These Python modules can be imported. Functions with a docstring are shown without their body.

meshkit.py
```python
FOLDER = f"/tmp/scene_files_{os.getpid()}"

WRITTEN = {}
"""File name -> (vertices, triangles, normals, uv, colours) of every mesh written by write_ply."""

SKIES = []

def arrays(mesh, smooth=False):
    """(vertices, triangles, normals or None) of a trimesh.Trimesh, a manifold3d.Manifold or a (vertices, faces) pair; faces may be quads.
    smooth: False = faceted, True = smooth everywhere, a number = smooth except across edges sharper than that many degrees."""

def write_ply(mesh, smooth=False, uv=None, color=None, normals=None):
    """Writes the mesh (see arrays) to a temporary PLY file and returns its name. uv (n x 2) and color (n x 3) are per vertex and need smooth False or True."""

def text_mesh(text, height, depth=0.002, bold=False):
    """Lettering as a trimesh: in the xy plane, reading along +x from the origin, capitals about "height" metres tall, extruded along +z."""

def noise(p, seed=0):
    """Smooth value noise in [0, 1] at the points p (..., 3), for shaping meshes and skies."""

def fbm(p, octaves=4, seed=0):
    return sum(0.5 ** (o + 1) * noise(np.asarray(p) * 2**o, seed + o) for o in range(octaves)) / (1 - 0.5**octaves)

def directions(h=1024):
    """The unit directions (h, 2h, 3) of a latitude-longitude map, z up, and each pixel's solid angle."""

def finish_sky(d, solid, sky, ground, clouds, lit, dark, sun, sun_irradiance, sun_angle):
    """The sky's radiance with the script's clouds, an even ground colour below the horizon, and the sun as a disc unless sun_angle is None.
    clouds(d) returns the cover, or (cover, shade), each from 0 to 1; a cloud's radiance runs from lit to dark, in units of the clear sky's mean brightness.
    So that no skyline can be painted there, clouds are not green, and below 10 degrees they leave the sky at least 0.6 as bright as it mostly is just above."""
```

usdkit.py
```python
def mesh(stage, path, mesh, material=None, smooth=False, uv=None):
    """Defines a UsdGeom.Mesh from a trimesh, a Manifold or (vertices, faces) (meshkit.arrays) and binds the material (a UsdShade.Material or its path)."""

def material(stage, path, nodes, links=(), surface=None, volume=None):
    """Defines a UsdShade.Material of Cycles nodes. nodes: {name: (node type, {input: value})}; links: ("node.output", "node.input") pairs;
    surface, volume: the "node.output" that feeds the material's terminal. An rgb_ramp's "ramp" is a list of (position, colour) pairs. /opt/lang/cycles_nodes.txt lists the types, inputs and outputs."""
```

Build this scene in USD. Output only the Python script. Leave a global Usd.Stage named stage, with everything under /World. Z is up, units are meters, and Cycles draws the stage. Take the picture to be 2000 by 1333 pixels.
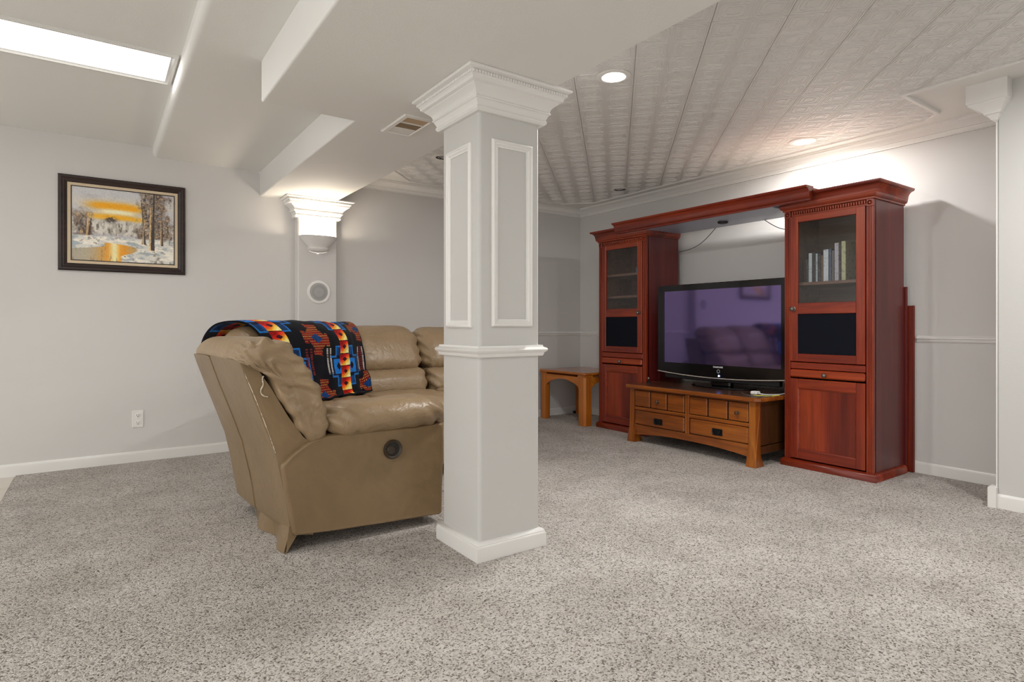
import math, random
import numpy as np
import trimesh
import manifold3d as m3
import shapely.geometry as sg
import usdkit, meshkit
from pxr import Usd, UsdGeom, UsdLux, UsdShade, Gf, Sdf

random.seed(7)
RNG = np.random.default_rng(7)
stage = Usd.Stage.CreateInMemory()
UsdGeom.SetStageUpAxis(stage, "Z")
UsdGeom.SetStageMetersPerUnit(stage, 1.0)
UsdGeom.Xform.Define(stage, "/World")
UsdGeom.Scope.Define(stage, "/World/Looks")

# ------------------------------------------------------------------ camera
YAW = 0.612097
cam = UsdGeom.Camera.Define(stage, "/World/camera")
cam.CreateHorizontalApertureAttr(36.0)
cam.CreateVerticalApertureAttr(36.0 * 1333 / 2000)
cam.CreateFocalLengthAttr(36.0 * 1150.76 / 2000)
cam.CreateVerticalApertureOffsetAttr(-30.2 * 36.0 / 2000)
cam.CreateClippingRangeAttr(Gf.Vec2f(0.02, 100))
_s, _c = math.sin(YAW), math.cos(YAW)
cam.AddTransformOp().Set(Gf.Matrix4d(_c, -_s, 0, 0, 0, 0, 1, 0, -_s, -_c, 0, 0, 0, 0, 0.94, 1))
EXPOSURE = 0.68
cam.CreateExposureAttr(EXPOSURE)

# ------------------------------------------------------------------ light levels
DOME = 0.38            # daylight that comes in from the open left side of the basement
PANEL = 4.6            # fluorescent ceiling panel
CAN = 480.0            # recessed lamps
SCONCE = 190.0         # bulb in the wall sconce
dome = UsdLux.DomeLight.Define(stage, "/World/daylight")
dome.CreateIntensityAttr(DOME)
dome.CreateColorAttr(Gf.Vec3f(1.0, 0.985, 0.965))


# ------------------------------------------------------------------ materials
def mat(name, nodes, links=(), surface="p.BSDF"):
    return usdkit.material(stage, "/World/Looks/" + name, nodes, links, surface=surface)


def plain(name, col, rough=0.5, metal=0.0, **kw):
    return mat(name, {"p": ("principled_bsdf", {"base_color": col, "roughness": rough, "metallic": metal, **kw})})


def paint(name, col, rough=0.6, bump=0.12, scale=90, spec=0.3):
    return mat(name, {
        "g": ("geometry", {}),
        "n": ("noise_texture", {"scale": scale, "detail": 3.0}),
        "b": ("bump", {"strength": bump, "distance": 0.004}),
        "n2": ("noise_texture", {"scale": 1.3, "detail": 2.0}),
        "r": ("rgb_ramp", {"ramp": [(0.3, tuple(c * 0.975 for c in col)), (0.7, col)]}),
        "p": ("principled_bsdf", {"roughness": rough, "specular_ior_level": spec})},
        [("g.position", "n.vector"), ("g.position", "n2.vector"), ("n2.fac", "r.fac"), ("r.color", "p.base_color"), ("n.fac", "b.height"), ("b.normal", "p.normal")])


def wood(name, dark, mid, light, axis="z", scale=9.0, rough=0.35, coat=0.3, stretch=0.06, var=0.0):
    sc = {"x": (stretch, 1, 1), "y": (1, stretch, 1), "z": (1, 1, stretch)}[axis]
    return mat(name, {
        "t": ("texture_coordinate", {}),
        "o": ("object_info", {}),
        "m": ("mapping", {"mapping_type": "point", "scale": tuple(scale * k for k in sc)}),
        "n": ("noise_texture", {"scale": 1.0, "detail": 5.0, "roughness": 0.62, "distortion": 0.7}),
        "m2": ("mapping", {"mapping_type": "point", "scale": tuple(scale * 9 * k for k in sc)}),
        "n2": ("noise_texture", {"scale": 1.0, "detail": 3.0}),
        "r": ("rgb_ramp", {"ramp": [(0.28, dark), (0.5, mid), (0.72, light)]}),
        "r2": ("rgb_ramp", {"ramp": [(0.35, (0.72, 0.72, 0.72)), (0.6, (1, 1, 1))]}),
        "x": ("mix_color", {"blend_type": "multiply", "fac": 0.8}),
        "b": ("bump", {"strength": 0.06, "distance": 0.002}),
        "p": ("principled_bsdf", {"roughness": rough, "coat_weight": coat, "coat_roughness": 0.18})},
        [("t.object", "m.vector"), ("m.vector", "n.vector"), ("t.object", "m2.vector"), ("m2.vector", "n2.vector"),
         ("n.fac", "r.fac"), ("n2.fac", "r2.fac"), ("r.color", "x.a"), ("r2.color", "x.b"), ("x.result", "p.base_color"),
         ("n2.fac", "b.height"), ("b.normal", "p.normal")])


M = {}
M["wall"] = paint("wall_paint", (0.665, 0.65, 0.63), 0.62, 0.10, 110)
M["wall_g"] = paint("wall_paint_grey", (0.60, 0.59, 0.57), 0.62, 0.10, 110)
M["ceil"] = paint("ceiling_paint", (0.80, 0.79, 0.76), 0.75, 0.12, 130, 0.2)
M["trim"] = paint("trim_paint", (0.80, 0.79, 0.765), 0.32, 0.03, 40, 0.5)
M["tile"] = paint("pressed_tile_paint", (0.76, 0.75, 0.73), 0.42, 0.05, 220, 0.4)
M["white_plastic"] = plain("white_plastic", (0.80, 0.79, 0.76), 0.35)
M["fixture"] = plain("lamp_frame_enamel", (0.70, 0.69, 0.66), 0.4)
M["slot"] = plain("dark_slot", (0.02, 0.02, 0.02), 0.6)
M["grille"] = mat("speaker_grille_cloth", {
    "g": ("geometry", {}), "v": ("voronoi_texture", {"scale": 420.0, "randomness": 0.15}),
    "r": ("rgb_ramp", {"ramp": [(0.25, (0.24, 0.235, 0.23)), (0.6, (0.50, 0.49, 0.48))]}),
    "p": ("principled_bsdf", {"roughness": 0.7})},
    [("g.position", "v.vector"), ("v.distance", "r.fac"), ("r.color", "p.base_color")])
M["carpet"] = mat("carpet_pile", {
    "g": ("geometry", {}),
    "w": ("noise_texture", {"scale": 60.0, "detail": 1.0}),
    "mw": ("vector_math", {"math_type": "multiply_add", "vector2": (0.012, 0.012, 0.012)}),
    "v": ("voronoi_texture", {"scale": 215.0}),
    "sx": ("separate_color", {}),
    "n": ("noise_texture", {"scale": 120.0, "detail": 2.0, "roughness": 0.7}),
    "ad": ("math", {"math_type": "multiply_add", "value2": 0.70, "value3": 0.0}),
    "ad2": ("math", {"math_type": "multiply_add", "value2": 0.30}),
    "n2": ("noise_texture", {"scale": 3.2, "detail": 4.0, "roughness": 0.6}),
    "r": ("rgb_ramp", {"ramp": [(0.16, (0.15, 0.128, 0.108)), (0.27, (0.36, 0.325, 0.288)), (0.40, (0.54, 0.50, 0.458)), (0.75, (0.70, 0.66, 0.62))]}),
    "r2": ("rgb_ramp", {"ramp": [(0.34, (0.82, 0.81, 0.795)), (0.62, (1, 1, 1))]}),
    "x": ("mix_color", {"blend_type": "multiply", "fac": 1.0}),
    "iv": ("math", {"math_type": "multiply", "value2": -1.0}),
    "b": ("bump", {"strength": 0.8, "distance": 0.006}),
    "p": ("principled_bsdf", {"roughness": 0.95, "specular_ior_level": 0.1, "sheen_weight": 0.05})},
    [("g.position", "w.vector"), ("w.color", "mw.vector1"), ("g.position", "mw.vector3"), ("mw.vector", "v.vector"), ("mw.vector", "n.vector"), ("g.position", "n2.vector"),
     ("v.color", "sx.color"), ("sx.r", "ad.value1"), ("n.fac", "ad2.value1"), ("ad.value", "ad2.value3"), ("ad2.value", "r.fac"), ("n2.fac", "r2.fac"),
     ("r.color", "x.a"), ("r2.color", "x.b"), ("x.result", "p.base_color"), ("v.distance", "iv.value1"), ("iv.value", "b.height"), ("b.normal", "p.normal")])
M["floor_tile"] = paint("floor_tile_glaze", (0.66, 0.61, 0.54), 0.3, 0.03, 20, 0.5)
M["grout"] = plain("grout", (0.45, 0.42, 0.38), 0.8)
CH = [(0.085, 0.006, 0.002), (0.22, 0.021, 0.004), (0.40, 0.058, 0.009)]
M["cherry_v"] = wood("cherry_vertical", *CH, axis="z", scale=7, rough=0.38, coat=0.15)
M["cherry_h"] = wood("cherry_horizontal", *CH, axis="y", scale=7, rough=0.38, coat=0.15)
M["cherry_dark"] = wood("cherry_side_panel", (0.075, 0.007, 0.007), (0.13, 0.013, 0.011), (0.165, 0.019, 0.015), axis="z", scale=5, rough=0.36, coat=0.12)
M["cherry_in"] = wood("cherry_inside", (0.12, 0.060, 0.038), (0.19, 0.10, 0.068), (0.25, 0.14, 0.098), axis="y", scale=5, coat=0.1)
OK_ = [(0.07, 0.014, 0.002), (0.28, 0.070, 0.006), (0.52, 0.175, 0.016)]
M["oak_h"] = wood("rustic_oak_horizontal", *OK_, axis="y", scale=8)
M["oak_v"] = wood("rustic_oak_vertical", *OK_, axis="z", scale=8)
M["oak_top"] = wood("rustic_oak_top", (0.05, 0.018, 0.009), (0.11, 0.042, 0.02), (0.17, 0.07, 0.03), axis="y", scale=6, rough=0.28, coat=0.6)
M["oak_dark"] = wood("rustic_oak_side", (0.035, 0.012, 0.004), (0.075, 0.028, 0.008), (0.12, 0.045, 0.012), axis="z", scale=6)
M["groove"] = plain("dark_groove_stain", (0.035, 0.012, 0.006), 0.6)
HN = [(0.34, 0.085, 0.008), (0.50, 0.150, 0.014), (0.60, 0.21, 0.024)]
M["honey_v"] = wood("honey_wood_vertical", *HN, axis="z", scale=5, stretch=0.05)
M["honey_h"] = wood("honey_wood_horizontal", *HN, axis="y", scale=5, stretch=0.05)
M["honey_top"] = wood("honey_wood_top", (0.28, 0.055, 0.010), (0.38, 0.090, 0.018), (0.46, 0.13, 0.026), axis="y", scale=5, rough=0.25, coat=0.7)


def leather(name, col, k=1.0):
    return mat(name, {
        "g": ("geometry", {}),
        "n": ("noise_texture", {"scale": 260.0, "detail": 2.0}),
        "n2": ("noise_texture", {"scale": 6.0, "detail": 5.0, "roughness": 0.6, "distortion": 0.6}),
        "n3": ("noise_texture", {"scale": 17.0, "detail": 2.0, "distortion": 1.6}),
        "r": ("rgb_ramp", {"ramp": [(0.3, tuple(c * 0.84 for c in col)), (0.65, col)]}),
        "b": ("bump", {"strength": 0.10, "distance": 0.002}),
        "b2": ("bump", {"strength": 0.38 * k, "distance": 0.012}),
        "p": ("principled_bsdf", {"roughness": 0.37, "specular_ior_level": 0.45})},
        [("g.position", "n.vector"), ("g.position", "n2.vector"), ("g.position", "n3.vector"), ("n2.fac", "r.fac"), ("r.color", "p.base_color"),
         ("n.fac", "b.height"), ("n3.fac", "b2.height"), ("b2.normal", "b.normal"), ("b.normal", "p.normal")])


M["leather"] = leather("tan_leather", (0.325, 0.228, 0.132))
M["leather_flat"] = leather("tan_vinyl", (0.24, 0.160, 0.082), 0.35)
M["scuff"] = plain("leather_scuff", (0.60, 0.53, 0.43), 0.8)
M["brown_plastic"] = plain("dark_brown_plastic", (0.035, 0.023, 0.012), 0.45)
M["brown_cup"] = plain("recess_plastic", (0.010, 0.007, 0.005), 0.6)
M["black"] = plain("gloss_black", (0.004, 0.004, 0.005), 0.12)
M["black_matte"] = plain("matte_black", (0.006, 0.006, 0.007), 0.5)
M["iron"] = plain("black_iron", (0.012, 0.012, 0.014), 0.45, 0.6)
M["pewter"] = plain("pewter", (0.20, 0.18, 0.155), 0.3, 0.9)
M["silver"] = plain("silver_trim", (0.62, 0.56, 0.50), 0.35, 0.6)
M["logo"] = plain("logo_silver", (0.75, 0.76, 0.78), 0.4)
M["led"] = mat("led_glow", {"e": ("emission", {"color": (0.25, 0.35, 1.0), "strength": 9.0})}, surface="e.emission")
M["speaker_cloth"] = mat("speaker_cloth", {"g": ("geometry", {}), "n": ("noise_texture", {"scale": 500.0}), "b": ("bump", {"strength": 0.2, "distance": 0.001}),
    "p": ("principled_bsdf", {"base_color": (0.006, 0.007, 0.012), "roughness": 0.85, "specular_ior_level": 0.12})}, [("g.position", "n.vector"), ("n.fac", "b.height"), ("b.normal", "p.normal")])
M["screen"] = mat("plasma_screen", {
    "d": ("diffuse_bsdf", {"color": (0.012, 0.013, 0.038)}),
    "gl": ("glossy_bsdf", {"color": (0.20, 0.145, 0.32), "roughness": 0.06}),
    "a": ("add_closure", {})}, [("d.BSDF", "a.closure1"), ("gl.BSDF", "a.closure2")], surface="a.closure")
M["glass"] = mat("cabinet_glass", {
    "t": ("transparent_bsdf", {"color": (0.90, 0.905, 0.90)}),
    "gl": ("glossy_bsdf", {"color": (1, 1, 1), "roughness": 0.01}),
    "f": ("layer_weight", {"blend": 0.5}), "pw": ("math", {"math_type": "power", "value2": 5.0}), "ml": ("math", {"math_type": "multiply_add", "value2": 0.9, "value3": 0.04}), "x": ("mix_closure", {})},
    [("f.facing", "pw.value1"), ("pw.value", "ml.value1"), ("ml.value", "x.fac"), ("t.BSDF", "x.closure1"), ("gl.BSDF", "x.closure2")], surface="x.closure")
M["frame_wood"] = wood("dark_walnut_frame", (0.012, 0.006, 0.005), (0.028, 0.013, 0.010), (0.045, 0.02, 0.015), axis="x", scale=8, rough=0.5, coat=0.03)
M["liner"] = plain("linen_liner", (0.68, 0.55, 0.38), 0.8)
M["white_cable"] = plain("white_cable", (0.75, 0.77, 0.80), 0.4)
M["yellow_cable"] = plain("yellow_cable", (0.62, 0.58, 0.05), 0.45)
M["grey_wire"] = plain("grey_wire", (0.10, 0.095, 0.085), 0.6)
M["raw_board"] = plain("raw_unfinished_board", (0.16, 0.13, 0.10), 0.8)
M["bridge_under"] = plain("bridge_underside_laminate", (0.36, 0.37, 0.47), 0.35)
M["ceramic"] = plain("sconce_ceramic", (0.76, 0.74, 0.71), 0.55)
M["vent_metal"] = plain("vent_enamel", (0.78, 0.76, 0.72), 0.4)
M["vent_dark"] = mat("vent_screen", {"g": ("geometry", {}), "c": ("checker_texture", {"scale": 170.0, "color1": (0.10, 0.06, 0.03), "color2": (0.42, 0.30, 0.18)}),
    "p": ("principled_bsdf", {"roughness": 0.7})}, [("g.position", "c.vector"), ("c.color", "p.base_color")])
M["vent_tan"] = plain("vent_filter", (0.52, 0.38, 0.24), 0.8)


def emit(name, col, s):
    return mat(name, {"e": ("emission", {"color": col, "strength": s})}, surface="e.emission")


M["panel_glow"] = emit("panel_diffuser", (1.0, 0.985, 0.95), PANEL)
M["can_glow"] = emit("can_bulb", (1.0, 0.985, 0.965), CAN)
M["sconce_glow"] = emit("sconce_bulb", (1.0, 0.87, 0.71), SCONCE)
M["vcol"] = mat("woven_pattern", {"a": ("attribute", {"attribute": "Col"}), "g": ("geometry", {}), "n": ("noise_texture", {"scale": 380.0, "detail": 1.0}),
    "b": ("bump", {"strength": 0.5, "distance": 0.003}),
    "p": ("principled_bsdf", {"roughness": 0.9, "specular_ior_level": 0.15, "sheen_weight": 0.08})},
    [("a.color", "p.base_color"), ("g.position", "n.vector"), ("n.fac", "b.height"), ("b.normal", "p.normal")])
M["paintcol"] = mat("oil_paint", {"a": ("attribute", {"attribute": "Col"}), "g": ("geometry", {}), "n": ("noise_texture", {"scale": 160.0, "detail": 3.0}),
    "b": ("bump", {"strength": 0.3, "distance": 0.002}),
    "p": ("principled_bsdf", {"roughness": 0.45, "specular_ior_level": 0.3})},
    [("a.color", "p.base_color"), ("g.position", "n.vector"), ("n.fac", "b.height"), ("b.normal", "p.normal")])


# ------------------------------------------------------------------ mesh helpers
def cat_(*ms):
    out = []
    for m in ms:
        if isinstance(m, (list, tuple)):
            out += list(m)
        else:
            out.append(m)
    return trimesh.util.concatenate(out)


def box(x0, x1, y0, y1, z0, z1, b=0.002):
    x0, x1 = min(x0, x1), max(x0, x1); y0, y1 = min(y0, y1), max(y0, y1); z0, z1 = min(z0, z1), max(z0, z1)
    b = min(b, (x1 - x0) * 0.45, (y1 - y0) * 0.45, (z1 - z0) * 0.45)
    if b <= 0:
        m = trimesh.creation.box([x1 - x0, y1 - y0, z1 - z0]); m.apply_translation([(x0 + x1) / 2, (y0 + y1) / 2, (z0 + z1) / 2]); return m
    p = []
    for X, sx in ((x0, 1), (x1, -1)):
        for Y, sy in ((y0, 1), (y1, -1)):
            for Z, sz in ((z0, 1), (z1, -1)):
                p += [(X, Y + sy * b, Z + sz * b), (X + sx * b, Y, Z + sz * b), (X + sx * b, Y + sy * b, Z)]
    return trimesh.convex.convex_hull(np.array(p))


def poly_prism(pts, lo, hi, axis):
    """polygon pts (2D) extruded along axis. axis x: pts=(y,z); y: (x,z); z: (x,y)"""
    m = trimesh.creation.extrude_polygon(sg.Polygon(pts), hi - lo, engine="earcut")
    v = m.vertices.copy()
    if axis == "z":
        m.vertices = np.c_[v[:, 0], v[:, 1], v[:, 2] + lo]
    elif axis == "y":
        m.vertices = np.c_[v[:, 0], v[:, 2] + lo, v[:, 1]]
        m.invert()
    else:
        m.vertices = np.c_[v[:, 2] + lo, v[:, 0], v[:, 1]]
    return m


def sweep(profile, path, side=1, closed=False):
    """profile: [(out, z)] closed polygon; path: [(x,y)] ; 'out' is measured to the left (side=1) or right (-1) of the path."""
    P = np.array(path, float); n = len(P); pr = np.array(profile, float)
    rings = []
    for i in range(n):
        ds = []
        if closed or i > 0:
            d = P[i] - P[i - 1]; ds.append(d / np.linalg.norm(d))
        if closed or i < n - 1:
            d = P[(i + 1) % n] - P[i]; ds.append(d / np.linalg.norm(d))
        ns = [np.array([-d[1], d[0]]) * side for d in ds]
        if len(ns) == 2:
            mm = ns[0] + ns[1]; mm /= np.linalg.norm(mm); mm /= max(np.dot(mm, ns[0]), 0.2)
        else:
            mm = ns[0]
        rings.append(np.c_[P[i][0] + pr[:, 0] * mm[0], P[i][1] + pr[:, 0] * mm[1], pr[:, 1]])
    V = np.vstack(rings); k = len(pr); F = []
    for i in range(n if closed else n - 1):
        a, b = i * k, ((i + 1) % n) * k
        for j in range(k):
            j2 = (j + 1) % k
            F += [(a + j, b + j, b + j2), (a + j, b + j2, a + j2)]
    if not closed:
        tv, tf = trimesh.creation.triangulate_polygon(sg.Polygon(pr), engine="earcut")
        idx = [int(np.argmin(((pr - q) ** 2).sum(1))) for q in tv]
        for t in tf:
            t = [idx[j] for j in t]
            F.append((t[0], t[1], t[2])); e = (n - 1) * k
            F.append((e + t[2], e + t[1], e + t[0]))
    m = trimesh.Trimesh(V, np.array(F), process=False)
    trimesh.repair.fix_normals(m)
    return m


def tube(path, r, n=8):
    P = np.array(path, float); T = np.gradient(P, axis=0); T /= np.linalg.norm(T, axis=1, keepdims=True)
    rr = np.full(len(P), r) if np.ndim(r) == 0 else np.array(r)
    up = np.array([0, 0, 1.0]) if abs(T[0][2]) < 0.9 else np.array([1.0, 0, 0])
    V = []
    for p, t, q in zip(P, T, rr):
        a = np.cross(up, t); a /= np.linalg.norm(a) + 1e-12; b = np.cross(t, a); up = b
        for k in range(n):
            th = 2 * math.pi * k / n
            V.append(p + q * (a * math.cos(th) + b * math.sin(th)))
    F = []
    for i in range(len(P) - 1):
        for k in range(n):
            k2 = (k + 1) % n
            F += [(i * n + k, i * n + k2, (i + 1) * n + k2), (i * n + k, (i + 1) * n + k2, (i + 1) * n + k)]
    c0 = len(V); V += [P[0], P[-1]]; e = (len(P) - 1) * n
    for k in range(n):
        k2 = (k + 1) % n
        F += [(c0, k2, k), (c0 + 1, e + k, e + k2)]
    return trimesh.Trimesh(np.array(V), np.array(F), process=False)


def spline(pts, n=40):
    from scipy.interpolate import CubicSpline
    p = np.array(pts, float); d = np.r_[0, np.cumsum(np.linalg.norm(np.diff(p, axis=0), axis=1))]
    return CubicSpline(d, p)(np.linspace(0, d[-1], n))


def lathe(prof, origin, axis="z", n=24, ang=2 * math.pi):
    """prof: [(r, h)] revolved round axis through origin."""
    V, F = [], []
    full = abs(ang - 2 * math.pi) < 1e-6
    cols = n if full else n + 1
    for i in range(cols):
        th = ang * i / n
        for r, h in prof:
            V.append((r * math.cos(th), r * math.sin(th), h))
    k = len(prof)
    for i in range(n):
        a, b = i * k, ((i + 1) % cols) * k
        for j in range(k - 1):
            F += [(a + j, b + j, b + j + 1), (a + j, b + j + 1, a + j + 1)]
    V = np.array(V)
    if axis == "x":
        V = V[:, [2, 0, 1]]
    elif axis == "-x":
        V = V[:, [2, 1, 0]] * [-1, 1, 1]
    elif axis == "-y":
        V = V[:, [0, 2, 1]] * [1, -1, 1]
    elif axis == "-z":
        V = V[:, [1, 0, 2]] * [1, 1, -1]
    return trimesh.Trimesh(V + np.array(origin, float), np.array(F), process=False)


_cube = {}


def cube_grid(n):
    if n in _cube:
        return _cube[n]
    u = np.linspace(-1, 1, n + 1); V, F = [], []
    for ax in range(3):
        for sgn in (-1, 1):
            A, B = np.meshgrid(u, u, indexing="ij")
            p = np.zeros((n + 1, n + 1, 3)); p[..., ax] = sgn; p[..., (ax + 1) % 3] = A; p[..., (ax + 2) % 3] = B
            o = len(V) * (n + 1) ** 2
            i = np.arange(n)[:, None] * (n + 1) + np.arange(n)[None]
            q = np.stack([i, i + n + 1, i + n + 2, i + 1], -1).reshape(-1, 4) + o
            if sgn < 0:
                q = q[:, ::-1]
            V.append(p.reshape(-1, 3)); F += [q[:, [0, 1, 2]], q[:, [0, 2, 3]]]
    m = trimesh.Trimesh(np.vstack(V), np.vstack(F), process=False); m.merge_vertices()
    _cube[n] = (np.array(m.vertices), np.array(m.faces)); return _cube[n]


def puff(corners, R, bulge=(0, 0, 0), n=28, disp=None, amp=0.004, freq=9, seed=0):
    """soft cushion: rounded box mapped on 8 corners, ordered c[ix][iy][iz] flattened (x slowest)."""
    c = np.array(corners, float).reshape(2, 2, 2, 3)
    q, f = cube_grid(n)
    h = np.array([np.linalg.norm(c[1].mean((0, 1)) - c[0].mean((0, 1))), np.linalg.norm(c[:, 1].mean((0, 1)) - c[:, 0].mean((0, 1))), np.linalg.norm(c[:, :, 1].mean((0, 1)) - c[:, :, 0].mean((0, 1)))]) / 2
    Rv = np.minimum(np.array(R if np.ndim(R) else [R] * 3, float), h * 0.98)
    w = q * h; inner = np.clip(w, -(h - Rv), h - Rv); d = (w - inner) / Rv
    d /= np.linalg.norm(d, axis=1, keepdims=True); p = (inner + d * Rv) / h
    for k in range(3):
        i, j = (k + 1) % 3, (k + 2) % 3
        p[:, k] += bulge[k] * p[:, k] * np.clip(1 - p[:, i] ** 2, 0, 1) * np.clip(1 - p[:, j] ** 2, 0, 1)
    t = (p + 1) / 2
    out = np.zeros_like(p)
    for a, b, e in np.ndindex(2, 2, 2):
        wgt = (t[:, 0] if a else 1 - t[:, 0]) * (t[:, 1] if b else 1 - t[:, 1]) * (t[:, 2] if e else 1 - t[:, 2])
        out += wgt[:, None] * c[a, b, e]
    m = trimesh.Trimesh(out, f, process=False)
    nn = np.array(m.vertex_normals)
    dd = amp * 2 * (meshkit.fbm(out * freq, 3, seed) - 0.5)
    if disp is not None:
        dd = dd + disp(p, out)
    m.vertices = out + nn * dd[:, None]
    return m


def ring_pts(outline, n):
    L = sg.Polygon(outline).exterior
    return np.array([L.interpolate(i / n, normalized=True).coords[0] for i in range(n)])


def smooth_outline(pts, n=72):
    from scipy.interpolate import CubicSpline
    p = np.array(list(pts) + [pts[0]], float); d = np.r_[0, np.cumsum(np.linalg.norm(np.diff(p, axis=0), axis=1) ** 0.7)]
    return CubicSpline(d, p, bc_type="periodic")(np.linspace(0, d[-1], n + 1)[:-1])


def loft_y(outline, sections, shear=0.0, y_ref=0.0, disp=None):
    """outline (n,2) in (x,z); sections: [(y, scale)]; shear: x shift per metre of y."""
    o = np.array(outline); cx = o.mean(0); V = []
    n = len(o)
    for y, s in sections:
        p = cx + (o - cx) * s
        V.append(np.c_[p[:, 0] + shear * (y - y_ref), np.full(n, y), p[:, 1]])
    V = np.vstack(V); F = []
    for i in range(len(sections) - 1):
        for j in range(n):
            j2 = (j + 1) % n
            F += [(i * n + j, i * n + j2, (i + 1) * n + j2), (i * n + j, (i + 1) * n + j2, (i + 1) * n + j)]
    for e, flip in ((0, False), (len(sections) - 1, True)):
        b = len(V); V = np.vstack([V, V[e * n:(e + 1) * n].mean(0)])
        for j in range(n):
            t = (b, e * n + j, e * n + (j + 1) % n)
            F.append(t[::-1] if not flip else t)
    m = trimesh.Trimesh(V, np.array(F), process=False)
    trimesh.repair.fix_normals(m)
    if disp is not None:
        m.vertices = V + np.array(m.vertex_normals) * disp(V)[:, None]
    return m


# ------------------------------------------------------------------ scene helpers
_used = {}


def unique(parent, name):
    k = (parent, name); i = _used.get(k, -1) + 1; _used[k] = i
    return f"{parent}/{name}" + (f"_{i:03d}" if i else "")


def tag(prim, label=None, category=None, group=None, kind=None):
    for k, v in (("label", label), ("category", category), ("group", group), ("kind", kind)):
        if v:
            prim.SetCustomDataByKey(k, v)


SOFT = []


class Thing:
    def __init__(self, name, label=None, category=None, base=(0, 0, 0), group=None, kind=None):
        self.path = unique("/World", name); self.base = np.array(base, float)
        x = UsdGeom.Xform.Define(stage, self.path)
        x.AddTranslateOp().Set(Gf.Vec3d(*map(float, base)))
        self.prim = x.GetPrim(); tag(self.prim, label, category, group, kind)

    def part(self, name, mesh, material, under=None, label=None, smooth=35, kind=None, col=None):
        if name in ("back_cushion", "seat_cushion", "lumbar_cushion", "arm_pad", "back_panel"):
            SOFT.append(mesh)
        path = unique(under or self.path, name)
        return put(path, mesh, material, self.base, label=label, smooth=smooth, kind=kind, col=col)


def put(path, mesh, material, base=(0, 0, 0), label=None, category=None, smooth=35, kind=None, group=None, col=None):
    m = mesh.copy(); m.vertices = np.array(m.vertices) - np.array(base)
    u = usdkit.mesh(stage, path, m, M[material], smooth=smooth)
    if col is not None:
        UsdGeom.PrimvarsAPI(u).CreatePrimvar("Col", Sdf.ValueTypeNames.Color3fArray, "vertex").Set([Gf.Vec3f(*map(float, c)) for c in col])
    tag(u.GetPrim(), label, category, group, kind)
    return path


def single(name, mesh, material, label=None, category=None, kind=None, smooth=35, base=None, group=None, col=None):
    base = np.array(mesh.bounds.mean(0)) if base is None else np.array(base, float)
    if kind == "structure":
        base = np.zeros(3)
    path = unique("/World", name)
    put(path, mesh, material, base, label, category, smooth, kind, group, col)
    if np.any(base):
        UsdGeom.Xformable(stage.GetPrimAtPath(path)).AddTranslateOp().Set(Gf.Vec3d(*map(float, base)))
    return path


# ================================================================== room shell
D, E = 4.79, 4.265            # far wall y, TV wall x
XN, YN = 3.775, 1.045         # nearer wall plane x and the corner where it starts
Z3, Z2, Z1, ZT = 2.178, 2.112, 1.93, 2.185
XL, YB = -3.6, -3.0           # the basement goes on, open, to the left
single("floor", box(-0.42, 4.5, YB, 5.0, -0.06, 0.006, 0), "carpet", kind="structure", label="speckled beige carpet over the whole room")
single("wall_back", box(XL - .1, 4.5, D, D + .12, 0, 2.4, 0), "wall", kind="structure", label="far wall with the painting and the pilaster")
single("wall_right", box(E, E + .12, YN - .3, D, 0, 2.4, 0), "wall", kind="structure", label="wall behind the entertainment unit")
single("wall_front", box(XN, E + .3, YB, YN, 0, 2.4, 0.008), "wall_g", kind="structure", label="nearer wall end at the right edge of the picture")
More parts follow.
